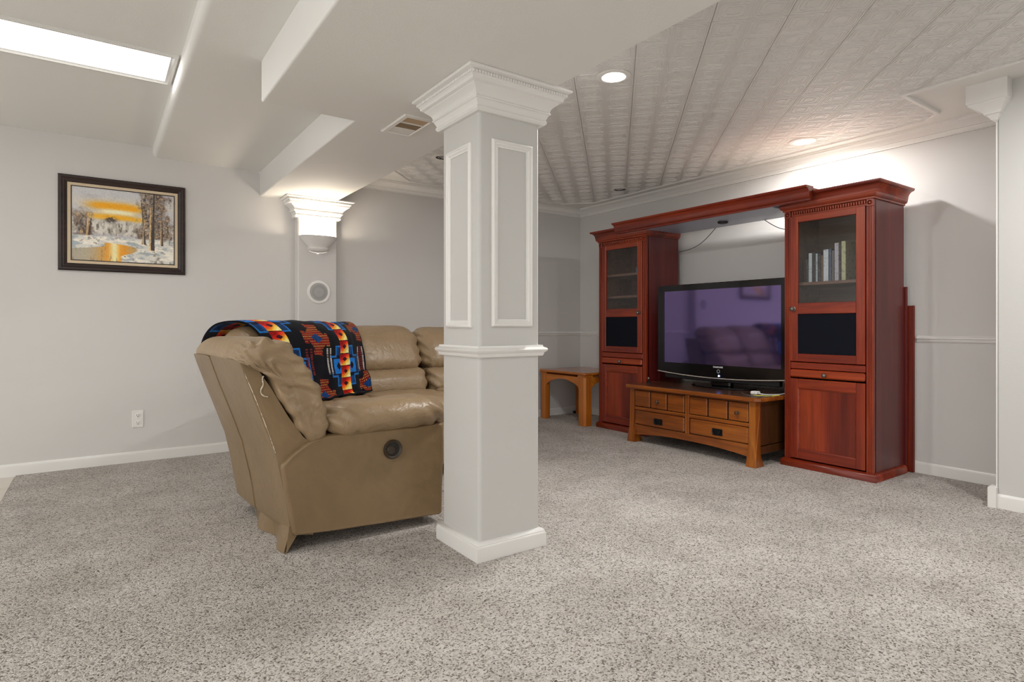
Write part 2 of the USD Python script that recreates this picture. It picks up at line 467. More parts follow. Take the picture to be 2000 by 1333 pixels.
single("wall_near", box(0.5, E + .3, YB - .12, YB, 0, 2.4, 0), "wall", kind="structure", label="wall behind the camera")

ft = Thing("floor", kind="structure", label="pale tiled floor beside the carpet edge")
ft.part("grout_bed", box(XL, -0.42, YB, D, -0.06, -0.008, 0), "grout")
for i in range(7):
    for j in range(25):
        x1 = -0.424 - i * .312; y1 = D - .006 - j * .312
        if x1 - .308 > XL - .1 and y1 > YB:
            ft.part("floor_tile", box(max(x1 - .307, XL), x1, y1 - .307, y1, -0.04, 0.0, .003), "floor_tile")

# ---- ceiling
ce = Thing("ceiling", kind="structure")
ce.part("drywall_panel", box(XL, 0.34, YB, D, Z3, Z3 + .1, 0), "ceil")
def round_soffit(poly, z, top, r=0.028):
    """soffit with bullnosed lower edges"""
    P = sg.Polygon(poly); vs = []
    rings = []
    for a in np.linspace(0, math.pi / 2, 6):
        ins = r * (1 - math.sin(a)); dz = r * (1 - math.cos(a))
        q = np.array(P.buffer(-ins, join_style="mitre", mitre_limit=10).exterior.coords)[:-1]
        rings.append((q, z + dz))
    rings = [(q, zz) for q, zz in rings]
    out = []
    base = rings[0][0]; n = len(base)
    V = []
    for q, zz in rings + [(rings[-1][0], top)]:
        # align start vertex with the base ring
        k = int(np.argmin(((q - base[0]) ** 2).sum(1))); q = np.roll(q, -k, 0)
        V.append(np.c_[q, np.full(len(q), zz)])
    V = np.vstack(V); F = []
    for i in range(len(rings)):
        for j in range(n):
            j2 = (j + 1) % n
            F += [(i * n + j, i * n + j2, (i + 1) * n + j2), (i * n + j, (i + 1) * n + j2, (i + 1) * n + j)]
    tv, tf = trimesh.creation.triangulate_polygon(sg.Polygon(base), engine="earcut")
    bb = V[:n, :2]
    idx = [int(np.argmin(((bb - q) ** 2).sum(1))) for q in tv]
    for t in tf:
        F.append(tuple(idx[j] for j in t))
    m = trimesh.Trimesh(V, np.array(F), process=False)
    trimesh.repair.fix_normals(m)
    return m


XS = 1.558                    # right edge of the lowest soffit
# middle level, with a rounded left edge
ce.part("soffit", round_soffit([(0.31, D + .03), (0.31, YB), (1.2, YB), (1.2, D + .03)], Z2, Z3 + .05, .030), "ceil", smooth=40)
# lowest level: wide in front, narrower behind
ce.part("soffit", round_soffit([(0.592, YB), (XS, YB), (XS, D + .03), (1.01, D + .03), (1.01, 2.775), (0.592, 2.775)], Z1, Z3 + .05, .010), "ceil", smooth=40)
ce.part("drywall_panel", box(1.2, 4.5, YB, D, ZT, ZT + .1, 0), "ceil")
TA = [(1.50, 3.95), (2.175, 4.612), (3.835, 4.60), (4.07, 4.365), (4.066, 1.475), (3.985, 1.392), (3.51, 1.392), (3.51, 0.1), (1.50, 0.1)]
# pressed ceiling tiles, laid diagonally, each its own piece
ST = 0.2945
def ring_cs(a, w, r):
    o = m3.CrossSection.square([2 * (a - r), 2 * (a - r)], True).offset(r, m3.JoinType.Round, 2, 12)
    i = m3.CrossSection.square([2 * (a - r), 2 * (a - r)], True).offset(max(r - w, .001), m3.JoinType.Round, 2, 12)
    return o - i


def bevel_up(cs, h, s=0.9):
    return cs.extrude(h)


def full_tile():
    h = ST / 2; plate = m3.Manifold.cube([ST - .0022, ST - .0022, .008], True).translate([0, 0, .004])
    cs = None
    for sx in (-.5, .5):
        for sy in (-.5, .5):
            for a, w, r in ((.060, .0050, .020), (.048, .0035, .022), (.030, .0050, .014)):
                k = ring_cs(a, w, r).translate([sx * h, sy * h]); cs = k if cs is None else cs + k
    for u in (-h + .008, -.006, .006, h - .008):
        cs = cs + m3.CrossSection.square([.0035, ST - .004], True).translate([u, 0])
    rid = cs.extrude(.0018).translate([0, 0, -.0018])
    return plate, rid


_pl, _rd = full_tile()
full = (_pl + _rd)
rot = 45.0
reg = sg.Polygon(TA)
region = m3.CrossSection([np.array(sg.polygon.orient(reg).exterior.coords)[:-1]]).extrude(.1).translate([0, 0, ZT - .05])
first_tile = None
r2 = math.sqrt(2)
u0, v0 = .547 / r2, 3.54 / r2
for i in range(-14, 16):
    for j in range(-12, 16):
        u = u0 + (i + .5) * ST; v = v0 + (j + .5) * ST
        x, y = (u + v) / r2, (v - u) / r2
        hs = ST / r2
        dia = sg.Polygon([(x - hs, y), (x, y - hs), (x + hs, y), (x, y + hs)])
        it = dia.intersection(reg)
        if it.area < 4e-4 or y < 0.3:
            continue
        if it.area > dia.area * .999:
            path = unique(ce.path, "ceiling_tile")
            if first_tile is None:
                put(path, trimesh.Trimesh(*meshkit.arrays(full.rotate([0, 0, -rot]))[:2], process=False), "tile", smooth=False)
                first_tile = path
            else:
                pr = stage.DefinePrim(path, "Mesh"); pr.GetReferences().AddInternalReference(first_tile)
            UsdGeom.Xformable(stage.GetPrimAtPath(path)).ClearXformOpOrder()
            UsdGeom.Xformable(stage.GetPrimAtPath(path)).AddTranslateOp().Set(Gf.Vec3d(x, y, ZT - .008))
        else:
            c = full.rotate([0, 0, -rot]).translate([x, y, ZT - .008]) ^ region
            if c.num_tri() > 0:
                ce.part("ceiling_tile", trimesh.Trimesh(*meshkit.arrays(c)[:2], process=False), "tile", smooth=False)
# thin lath round the tiled field
lath = [(-.001, ZT), (-.001, ZT - .014), (.004, ZT - .018), (.020, ZT - .018), (.024, ZT - .014), (.024, ZT)]
single("trim", sweep(lath, [(3.51, -1.5), (3.51, 1.392), (3.985, 1.392), (4.066, 1.475), (4.07, 4.365), (3.835, 4.60), (2.175, 4.612), (1.52, 3.97)], side=-1), "trim", kind="structure", label="thin white lath around the pressed ceiling tiles")

# ---- crown moulding on far wall and TV wall
def crown_profile(z0, z1, p):
    h = z1 - z0
    pts = [(0, z1), (p, z1), (p, z1 - .10 * h), (p * .93, z1 - .12 * h), (p * .90, z1 - .22 * h)]
    for t in np.linspace(0, 1, 7):       # cove
        pts.append((p * (.86 - .52 * t ** .8), z1 - h * (.24 + .36 * t ** 1.35)))
    pts += [(p * .33, z1 - .64 * h), (p * .24, z1 - .66 * h)]
    for t in np.linspace(0, 1, 5):
        pts.append((p * (.24 - .12 * math.sin(t * math.pi / 2) ** 2 + .02 * math.sin(t * math.pi)), z1 - h * (.66 + .26 * t)))
    pts += [(p * .16, z1 - .94 * h), (p * .16, z0), (0, z0)]
    return pts


single("trim", sweep(crown_profile(2.102, ZT, .072), [(1.0, D), (E, D), (E, YN)], side=-1), "trim", kind="structure", smooth=25, label="white crown moulding along the far wall and the wall of the entertainment unit")
rail = [(0, .876), (.010, .876), (.014, .870), (.022, .866), (.022, .858), (.014, .853), (.012, .842), (.006, .835), (0, .835)]
single("trim", sweep(rail, [(1.572, D), (E, D), (E, 3.995)], side=-1), "trim", kind="structure", label="white chair rail round the far corner")
single("trim", sweep(rail, [(E, 1.585), (E, YN)], side=-1), "trim", kind="structure", label="white chair rail right of the entertainment unit")
bb = [(0, 0), (.013, 0), (.013, .060), (.011, .066), (.011, .069), (.006, .077), (0, .078)]
single("baseboard_back", sweep(bb, [(XL, D), (1.262, D)], side=-1), "trim", kind="structure", label="white baseboard under the painting")
single("baseboard_back", sweep(bb, [(1.578, D), (E, D), (E, YN)], side=-1), "trim", kind="structure", label="white baseboard along the far corner and behind the entertainment unit")
single("baseboard_right", sweep(bb, [(E, YN), (XN + .03, YN)], side=-1), "trim", kind="structure")
single("baseboard_front", sweep([(a, b * 1.0) for a, b in bb], [(XN, YN + .001), (XN, YB)], side=-1), "trim", kind="structure", label="white baseboard at the right edge of the picture")
# little square block that ends the baseboard at the wall corner
single("trim", cat_(poly_prism([(YN - .004, 0), (YN - .004, .108), (YN + .004, .116), (YN + .024, .116), (YN + .032, .108), (YN + .032, 0)], XN - .026, XN + .02, "x")), "trim", kind="structure", label="white end block of the baseboard at the wall corner")
# white corner bead
single("trim", box(XN - .0015, XN + .01, YN - .002, YN + .004, .11, 1.99, .001), "trim", kind="structure")

# bracket-like end of crown at the top of the nearer wall
def bracket():
    secs = [(.072, .0, .0, ZT), (.072, .0, .0, 2.085)]
    lev = [(ZT, .075, .062, .110), (2.088, .075, .062, .110), (2.084, .070, .057, .104), (2.078, .070, .057, .104), (2.066, .060, .046, .086), (2.048, .047, .034, .062),
           (2.034, .038, .027, .047), (2.026, .036, .025, .045), (2.022, .028, .019, .036), (2.006, .020, .012, .024), (1.996, .016, .008, .018), (1.985, .004, .002, .004)]
    V, F = [], []
    for z, px, pm, pp in lev:           # px: out towards -x ; pm / pp: out towards -y / +y of the corner
        V += [(XN - px, YN - pm, z), (XN - px, YN + pp, z), (XN + .05, YN + pp, z), (XN + .0, YN - pm, z)]
    k = 4
    for i in range(len(lev) - 1):
        for j in range(k):
            j2 = (j + 1) % k
            F += [(i * k + j, i * k + j2, (i + 1) * k + j2), (i * k + j, (i + 1) * k + j2, (i + 1) * k + j)]
    e = (len(lev) - 1) * k
    F += [(0, 2, 1), (0, 3, 2), (e, e + 1, e + 2), (e, e + 2, e + 3)]
    m = trimesh.Trimesh(np.array(V), np.array(F), process=False); trimesh.repair.fix_normals(m); return m


single("trim", bracket(), "trim", kind="structure", smooth=25, label="white crown return bracket at the top of the nearer wall corner")

# ================================================================== free-standing column
CX0, CX1, CY0, CY1 = 1.234, 1.537, 1.985, 2.288
col = Thing("column", "square grey column with white capital and framed panels, standing in the middle of the room", "column", ((CX0 + CX1) / 2, (CY0 + CY1) / 2, 0))
def rounded_rect(x0, x1, y0, y1, r, n=5):
    pts = []
    for cx, cy, a0 in ((x1 - r, y1 - r, 0), (x0 + r, y1 - r, 90), (x0 + r, y0 + r, 180), (x1 - r, y0 + r, 270)):
        for k in range(n + 1):
            a = math.radians(a0 + 90 * k / n); pts.append((cx + r * math.cos(a), cy + r * math.sin(a)))
    return pts


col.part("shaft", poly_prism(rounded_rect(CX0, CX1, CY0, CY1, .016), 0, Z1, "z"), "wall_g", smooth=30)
loop = [(CX0, CY0), (CX1, CY0), (CX1, CY1), (CX0, CY1)]
colbase = [(-.03, 0), (.020, 0), (.020, .058), (.018, .064), (.016, .066), (.016, .070), (.010, .078), (.003, .082), (-.03, .082)]
col.part("base_moulding", sweep(colbase, loop, side=-1, closed=True), "trim")
colrail = [(-.03, .812), (.008, .812), (.012, .816), (.014, .826), (.024, .834), (.026, .840), (.022, .846), (.012, .850), (.010, .858), (-.03, .858)]
col.part("chair_rail", sweep(colrail, loop, side=-1, closed=True), "trim")
capz0, capz1 = 1.789, Z1 - .001
def cap_profile(z0, z1, p):
    h = z1 - z0
    pts = [(-.03, z1), (p, z1), (p, z1 - .045 * h), (p * .97, z1 - .07 * h), (p * .80, z1 - .11 * h), (p * .80, z1 - .20 * h), (p * .74, z1 - .24 * h), (p * .72, z1 - .30 * h)]
    for t in np.linspace(0, 1, 6):
        pts.append((p * (.71 - .12 * t), z1 - h * (.32 + .04 * t)))
    for t in np.linspace(0, 1, 7):
        pts.append((p * (.58 - .26 * math.sin(t * math.pi / 2)), z1 - h * (.38 + .22 * t)))
    pts += [(p * .30, z1 - .62 * h), (p * .34, z1 - .65 * h), (p * .34, z1 - .69 * h)]
    for t in np.linspace(0, 1, 5):
        pts.append((p * (.30 - .12 * t), z1 - h * (.70 + .16 * t ** 1.4)))
    pts += [(p * .22, z1 - .89 * h), (p * .22, z1 - .95 * h), (p * .14, z0), (-.03, z0)]
    return pts


cap = col.part("capital", sweep(cap_profile(capz0, capz1, .100), loop, side=-1, closed=True), "trim", smooth=20)
def dentils(x0, x1, y0, y1, z, out, size=.0055, step=.013, sides="xXyY"):
    ms = []
    def b(x, y):
        ms.append(box(x - size, x + size, y - size, y + size, z - size * 1.1, z + size * 1.1, .0018))
    for x in np.arange(x0 - out + step / 2, x1 + out, step):
        if "y" in sides: b(x, y0 - out)
        if "Y" in sides: b(x, y1 + out)
    for y in np.arange(y0 - out + step / 2, y1 + out, step):
        if "x" in sides: b(x0 - out, y)
        if "X" in sides: b(x1 + out, y)
    return cat_(ms)


col.part("dentil_row", dentils(CX0, CX1, CY0, CY1, capz1 - .155 * (capz1 - capz0), .080), "trim", under=cap, smooth=False)
def panel_moulding(u0, u1, z0, z1, w=.030, d=.014):
    """frame in (u,z) plane; out +n. returns vertices as (u, n, z)"""
    prof = [(0, 0), (0, d * .55), (w * .15, d * .9), (w * .30, d), (w * .42, d * .75), (w * .50, d * .85), (w * .62, d * .8), (w * .85, d * .35), (w, d * .3), (w, 0)]
    m = sweep(prof, [(u0, z0), (u1, z0), (u1, z1), (u0, z1)], side=1, closed=True)
    return np.array(m.vertices)[:, [0, 2, 1]], m.faces


v, f = panel_moulding(2.036, 2.240, .931, 1.681)
for X, sg_ in ((CX0, -1), (CX1, 1)):
    m = trimesh.Trimesh(np.c_[X + sg_ * v[:, 1], v[:, 0], v[:, 2]], f, process=False); trimesh.repair.fix_normals(m)
    col.part("panel_frame", m, "trim", smooth=25)
v, f = panel_moulding(1.292, 1.494, .936, 1.692)
for Y, sg_ in ((CY0, -1), (CY1, 1)):
    m = trimesh.Trimesh(np.c_[v[:, 0], Y + sg_ * v[:, 1], v[:, 2]], f, process=False); trimesh.repair.fix_normals(m)
    col.part("panel_frame", m, "trim", smooth=25)

# ================================================================== pilaster, sconce and speaker on the far wall
PX0, PX1, PYF = 1.266, 1.572, 4.69
pil = Thing("pilaster", "shallow wall pilaster with a white crown capital, behind the sofa", "pilaster", (1.42, D, 0))
pil.part("shaft", box(PX0, PX1, PYF, D - .001, .007, Z1 - .001, .008), "wall")
loopp = [(PX0, D - .001), (PX0, PYF), (PX1, PYF), (PX1, D - .001)]
pcap = pil.part("capital", sweep(cap_profile(1.782, Z1 - .001, .110), loopp, side=-1), "trim", smooth=20)
pil.part("dentil_row", dentils(PX0, PX1, PYF, D - .001, Z1 - .001 - .155 * .147, .088, sides="y"), "trim", under=pcap, smooth=False)
pil.part("base_moulding", sweep(colbase, loopp, side=-1), "trim")

sc = Thing("wall_sconce", "white half-bowl uplight sconce, lit, on the pilaster", "wall lamp", (1.42, PYF, 1.6))
def half_bowl():
    # trapezoid bowl: wide flat rim, tapering to a rounded foot, bowed to the front
    zs = np.array([1.640, 1.638, 1.600, 1.560, 1.550, 1.542, 1.528, 1.518, 1.514]); hw = np.array([.146, .147, .118, .078, .074, .082, .072, .045, .004]); dp = np.array([.105, .106, .088, .060, .055, .066, .060, .040, .004])
    def shell(inset, zs, hw, dp):
        V = []
        for z, w, d in zip(zs, hw, dp):
            for k in range(25):
                a = math.pi * k / 24
                cx = math.copysign(abs(math.cos(a)) ** .75, math.cos(a)); sy = abs(math.sin(a)) ** .75
                V.append((1.42 - (w - inset) * cx, PYF - .001 - max(d - inset, .002) * sy, z))
        return np.array(V)
    V = shell(0, zs, hw, dp); n = 25; F = []
    for i in range(len(zs) - 1):
        for j in range(n - 1):
            F += [(i * n + j, i * n + j + 1, (i + 1) * n + j + 1), (i * n + j, (i + 1) * n + j + 1, (i + 1) * n + j)]
    k = 3
    W = shell(.005, zs[:4], hw[:4], dp[:4]); o = len(V); V = np.vstack([V, W])
    for i in range(k):
        for j in range(n - 1):
            F += [(o + i * n + j, o + (i + 1) * n + j + 1, o + i * n + j + 1), (o + i * n + j, o + (i + 1) * n + j, o + (i + 1) * n + j + 1)]
    for j in range(n - 1):
        F += [(j, o + j, o + j + 1), (j, o + j + 1, j + 1)]
    c = len(V); V = np.vstack([V, V[o + k * n:o + k * n + n].mean(0)])
    for j in range(n - 1):
        F.append((c, o + k * n + j, o + k * n + j + 1))
    return trimesh.Trimesh(V, np.array(F), process=False)


sc.part("bowl", half_bowl(), "ceramic", smooth=40)
sc.part("back_plate", box(1.34, 1.50, PYF - .006, PYF, 1.54, 1.63, .002), "ceramic")
bulb = trimesh.creation.capsule(height=.19, radius=.0085, count=[12, 12]); bulb.apply_transform(trimesh.transformations.rotation_matrix(math.pi / 2, [0, 1, 0])); bulb.apply_translation(np.array([1.42, PYF - .062, 1.631]) - bulb.bounds.mean(0))
sc.part("bulb", bulb, "sconce_glow", smooth=True)

sp = Thing("wall_speaker", "round white in-wall speaker with grey grille, on the pilaster below the sconce", "speaker", (1.427, PYF, 1.204))
sp.part("rim", lathe([(.070, .0), (.090, .0), (.092, .004), (.088, .008), (.074, .009), (.070, .006), (.070, 0)], (1.427, PYF, 1.204), "-y", 40), "white_plastic")
sp.part("grille", lathe([(.0, .007), (.03, .0072), (.06, .006), (.071, .004), (.071, .001)], (1.427, PYF, 1.204), "-y", 40), "grille")

# ================================================================== painting
pic = Thing("framed_painting", "dark walnut framed oil painting of a snowy river at sunset, on the far wall", "painting", (.147, D, 1.61))
px0, px1, pz0, pz1 = -.213, .507, 1.300, 1.921
fp = [(0, 0), (0, .016), (.008, .024), (.018, .026), (.024, .022), (.030, .024), (.040, .020), (.046, .016), (.048, .012), (.048, 0)]
m = sweep(fp, [(px0, pz0), (px1, pz0), (px1, pz1), (px0, pz1)], side=1, closed=True); vv = np.array(m.vertices)
m = trimesh.Trimesh(np.c_[vv[:, 0], D - vv[:, 2], vv[:, 1]], m.faces, process=False); trimesh.repair.fix_normals(m)
pic.part("frame", m, "frame_wood", smooth=25)
lp = [(.047, .0), (.047, .013), (.066, .011), (.067, .0)]
m = sweep(lp, [(px0, pz0), (px1, pz0), (px1, pz1), (px0, pz1)], side=1, closed=True); vv = np.array(m.vertices)
m = trimesh.Trimesh(np.c_[vv[:, 0], D - vv[:, 2], vv[:, 1]], m.faces, process=False); trimesh.repair.fix_normals(m)
pic.part("liner", m, "liner", smooth=25)
lp = [(.066, .0), (.066, .0135), (.071, .0135), (.072, .0)]
m = sweep(lp, [(px0, pz0), (px1, pz0), (px1, pz1), (px0, pz1)], side=1, closed=True); vv = np.array(m.vertices)
m = trimesh.Trimesh(np.c_[vv[:, 0], D - vv[:, 2], vv[:, 1]], m.faces, process=False); trimesh.repair.fix_normals(m)
pic.part("inner_edge", m, "frame_wood", smooth=25)


def srgb(c):
    c = np.asarray(c, float) / 255
    return np.where(c < .04045, c / 12.92, ((c + .055) / 1.055) ** 2.4)


def grid_mesh(P):
    """P (n,m,3) points -> trimesh"""
    n, k = P.shape[:2]; i = np.arange(n - 1)[:, None] * k + np.arange(k - 1)[None]
    q = np.stack([i, i + k, i + k + 1, i + 1], -1).reshape(-1, 4)
    return trimesh.Trimesh(P.reshape(-1, 3), np.vstack([q[:, [0, 1, 2]], q[:, [0, 2, 3]]]), process=False)


def painting_colors(n, k):
    v, u = np.meshgrid(np.linspace(0, 1, n), np.linspace(0, 1, k), indexing="ij")     # v from the top
    p3 = lambda s, t, z=0: np.stack([u * s, v * t, np.full_like(u, z)], -1)
    N = lambda s, t, seed, o=4: meshkit.fbm(p3(s, t), o, seed)
    mix = lambda a, b, w: a * (1 - w[..., None]) + np.asarray(b, float) * w[..., None]
    sm = lambda x, a, b: np.clip((x - a) / (b - a), 0, 1) ** 2 * (3 - 2 * np.clip((x - a) / (b - a), 0, 1))
    c = np.zeros((n, k, 3)) + np.array([200, 199, 200.])
    c = mix(c, (176, 172, 180), sm(N(5, 9, 1), .45, .65) * .7)
    c = mix(c, (214, 208, 196), sm(v, .05, .2) * (1 - sm(v, .2, .3)) * .6)
    # glowing bands of sky
    yb = v + .035 * (N(3, 2, 2) - .5)
    gl = np.exp(-((yb - .24) / .055) ** 2) * np.exp(-((u - .42) / .27) ** 4)
    c = mix(c, (240, 166, 24), np.clip(gl * 1.25, 0, 1))
    gl2 = np.exp(-((yb - .315) / .035) ** 2) * np.exp(-((u - .43) / .17) ** 4)
    c = mix(c, (252, 240, 205), np.clip(gl2 * 1.1, 0, 1))
    gl3 = np.exp(-((yb - .385) / .04) ** 2) * np.exp(-((u - .42) / .30) ** 4)
    c = mix(c, (240, 176, 40), np.clip(gl3 * 1.1, 0, 1))
    # far misty wood
    w = sm(v + .10 * (N(16, 6, 3) - .5), .415, .47) * (1 - sm(v, .60, .66))
    mist = np.zeros_like(c) + np.array([178, 172, 160.]); mist = mix(mist, (214, 208, 198), sm(N(40, 14, 4), .42, .62)); mist = mix(mist, (120, 112, 104), sm(N(60, 16, 5), .58, .72))
    c = c * (1 - w[..., None]) + mist * w[..., None]
    hut = np.exp(-((u - .365) / .045) ** 2 - ((v - .42) / .035) ** 2) * sm(N(40, 40, 6), .3, .6)
    c = mix(c, (74, 66, 62), np.clip(hut * 1.6, 0, .9))
    # dark side woods
    for cx, wd, top, seed in ((.10, .15, .22, 7), (.66, .10, .44, 8), (.80, .26, -.2, 9)):
        k_ = sm(1 - np.abs(u - cx) / wd + .9 * (N(26, 18, seed) - .5), .25, .75) * sm(v + .25 * (N(20, 14, seed + 20) - .5), top, top + .16) * (1 - sm(v, .62, .70))
        tw = np.zeros_like(c) + np.array([122, 104, 88.]); tw = mix(tw, (70, 60, 56), sm(N(55, 30, seed + 40), .48, .66)); tw = mix(tw, (186, 150, 110), sm(N(70, 50, seed + 60), .60, .70)); tw = mix(tw, (150, 156, 160), sm(N(60, 40, seed + 70), .62, .72) * .8)
        k_ = k_ * .88
        c = c * (1 - k_[..., None]) + tw * k_[..., None]
    # snow field
    g = sm(v + .03 * (N(9, 4, 11) - .5), .645, .675)
    snow = np.zeros_like(c) + np.array([214, 212, 204.]); snow = mix(snow, (168, 176, 178), sm(N(9, 22, 12), .5, .68)); snow = mix(snow, (236, 230, 216), sm(N(14, 30, 13), .52, .66)); snow = mix(snow, (126, 116, 102), sm(N(24, 36, 14), .66, .74) * .7)
    c = c * (1 - g[..., None]) + snow * g[..., None]
    # river
    lft = .31 + .03 * (N(2, 14, 50) - .5) - .42 * sm(v, .785, .87)
    rgt = .38 + .24 * sm(v, .725, .80) - .16 * sm(v, .83, .93) + .03 * (N(2, 20, 51) - .5)
    r = sm(u + .015 * (N(6, 30, 15) - .5), lft - .01, lft + .01) * (1 - sm(u + .02 * (N(10, 30, 16) - .5), rgt - .01, rgt + .015)) * sm(v, .735, .75)
    riv = np.zeros_like(c) + np.array([176, 168, 150.]); riv = mix(riv, (236, 150, 28), np.exp(-((u - .42 + .05 * (N(3, 30, 52) - .5)) / .17) ** 2)); riv = mix(riv, (250, 232, 176), np.exp(-((u - .40) / .045) ** 2)); riv = mix(riv, (140, 120, 96), sm(N(50, 7, 17), .58, .70) * .6)
    c = c * (1 - r[..., None]) + riv * r[..., None]
    # trunks
    for x, top, bot, w0, lean, dk in ((.145, .34, .655, .012, .01, (196, 160, 116)), (.162, .42, .65, .012, .02, (84, 66, 56)), (.70, .10, .735, .008, -.04, (70, 58, 50)), (.675, .40, .735, .009, .015, (176, 150, 118)),
                                     (.775, .0, .81, .019, .016, (70, 64, 60)), (.748, .20, .81, .010, .004, (206, 176, 128)), (.875, .40, .74, .010, 0, (92, 74, 60)), (.86, .42, .735, .006, .0, (186, 166, 140)), (.95, .45, .72, .005, 0, (150, 132, 112)), (.055, .50, .64, .004, 0, (160, 140, 120))):
        t = np.clip((v - top) / (bot - top), 0, 1); ww = w0 * (.45 + .75 * t ** 2); xx = x + lean * (1 - t) + .006 * (N(2, 12, 30) - .5)
        k_ = (1 - sm(np.abs(u - xx), ww * .8, ww * 1.1)) * ((v > top) & (v < bot))
        c = c * (1 - k_[..., None]) + (np.array(dk, float) * (.78 + .5 * N(60, 30, 31))[..., None]) * k_[..., None]
    c = c * (1.0 + .12 * N(120, 90, 33, 2))[..., None]
    return srgb(np.clip(c, 0, 255))


n, k = 190, 250
cz, cx = np.meshgrid(np.linspace(pz1 - .068, pz0 + .068, n), np.linspace(px0 + .068, px1 - .068, k), indexing="ij")
P = np.stack([cx, np.full_like(cx, D - .011), cz], -1)
pic.part("canvas", grid_mesh(P), "paintcol", smooth=True, col=painting_colors(n, k).reshape(-1, 3))

# ================================================================== outlet
ol = Thing("power_outlet", "white double power outlet low on the far wall, left of the sofa", "outlet", (.222, D, .30))
ol.part("cover_plate", box(.188, .256, D - .006, D, .240, .358, .003), "white_plastic")
for z in (.324, .274):
    s_ = ol.part("socket", lathe([(0, .0085), (.014, .0085), (.0165, .007), (.0165, 0)], (.222, D, z), "-y", 20), "white_plastic")
    ol.part("slot", cat_(box(.2145, .2165, D - .0092, D - .006, z - .002, z + .007, 0), box(.2275, .2295, D - .0092, D - .006, z - .002, z + .007, 0), box(.2195, .2245, D - .0092, D - .006, z - .010, z - .0055, 0)), "slot", under=s_)
ol.part("screw", lathe([(0, .0075), (.003, .007), (.0035, .005)], (.222, D, .299), "-y", 10), "fixture")

# ================================================================== ceiling fixtures
def panel(x1, yc, label):
    fl = Thing("fluorescent_light", label, "ceiling light", (x1 - .61, yc, Z3))
    x0, ya, yb = x1 - 1.227, yc - .1925, yc + .1925
    fp = [(0, Z3 + .001), (0, Z3 - .010), (.003, Z3 - .014), (.014, Z3 - .014), (.022, Z3 - .006), (.030, Z3 - .003), (.030, Z3 + .001)]
    fl.part("frame", sweep(fp, [(x0, ya), (x1, ya), (x1, yb), (x0, yb)], side=1, closed=True), "fixture")
    fl.part("diffuser", box(x0 + .028, x1 - .028, ya + .028, yb - .028, Z3 - .004, Z3 - .0005, 0), "panel_glow")


panel(.302, 3.2775, "long lit fluorescent panel set in the ceiling at the upper left")
panel(.302, 0.95, "lit fluorescent panel over the front of the left half, out of frame")
panel(-1.30, 0.95, "lit fluorescent panel at the front near the left wall, out of frame")


def can(x, y, lit, label, grp=None):
    t = Thing("recessed_light", label, "ceiling light", (x, y, ZT - .008), group=grp)
    z = ZT - .008
    t.part("trim_ring", lathe([(.052, .0), (.082, .0), (.084, .003), (.080, .006), (.062, .008), (.054, .005), (.052, .0)], (x, y, z), "-z", 36), "white_plastic", smooth=40)
    if lit:
        t.part("lamp", lathe([(0.0, .0052), (.046, .0045), (.0525, .003), (.0525, .0005)], (x, y, z), "-z", 32), "can_glow")
    else:
        t.part("baffle", lathe([(0, .0006), (.035, .0008), (.0525, .004)], (x, y, z), "-z", 32), "brown_cup")


can(2.09, 2.10, True, "lit round recessed ceiling light beside the column capital")
can(3.867, 2.115, True, "lit round recessed ceiling light above the entertainment unit")
can(3.87, 3.81, False, "unlit dark recessed ceiling light near the far corner of the tiled ceiling")
can(2.07, 3.83, False, "unlit recessed ceiling light half hidden behind the column")
can(3.05, 0.36, True, "lit recessed ceiling light over the near end of the room, out of frame")

ve = Thing("air_vent", "square white ceiling air vent with tan mesh, left of the column capital", "vent", (1.253, 2.68, Z1))
vx0, vx1, vy0, vy1 = 1.172, 1.336, 2.535, 2.825
fp = [(0, Z1 + .001), (0, Z1 - .004), (.004, Z1 - .008), (.020, Z1 - .010), (.024, Z1 - .006), (.024, Z1 + .001)]
ve.part("frame", sweep(fp, [(vx0, vy0), (vx1, vy0), (vx1, vy1), (vx0, vy1)], side=1, closed=True), "vent_metal")
ve.part("screen", box(vx0 + .02, vx1 - .02, 2.555, 2.632, Z1 - .004, Z1 + .001, 0), "vent_tan", label="tan filter half of the vent")
ve.part("screen", box(vx0 + .02, vx1 - .02, 2.640, 2.715, Z1 - .005, Z1 + .001, 0), "vent_dark", label="dark mesh half of the vent")
ve.part("divider", box(vx0 + .02, vx1 - .02, 2.631, 2.641, Z1 - .008, Z1 + .001, .001), "vent_metal")
ve.part("blank_panel", box(vx0 + .02, vx1 - .02, 2.714, 2.805, Z1 - .007, Z1 + .001, .001), "vent_metal")

# ================================================================== entertainment unit: two cabinets and a bridge
XF = 3.779


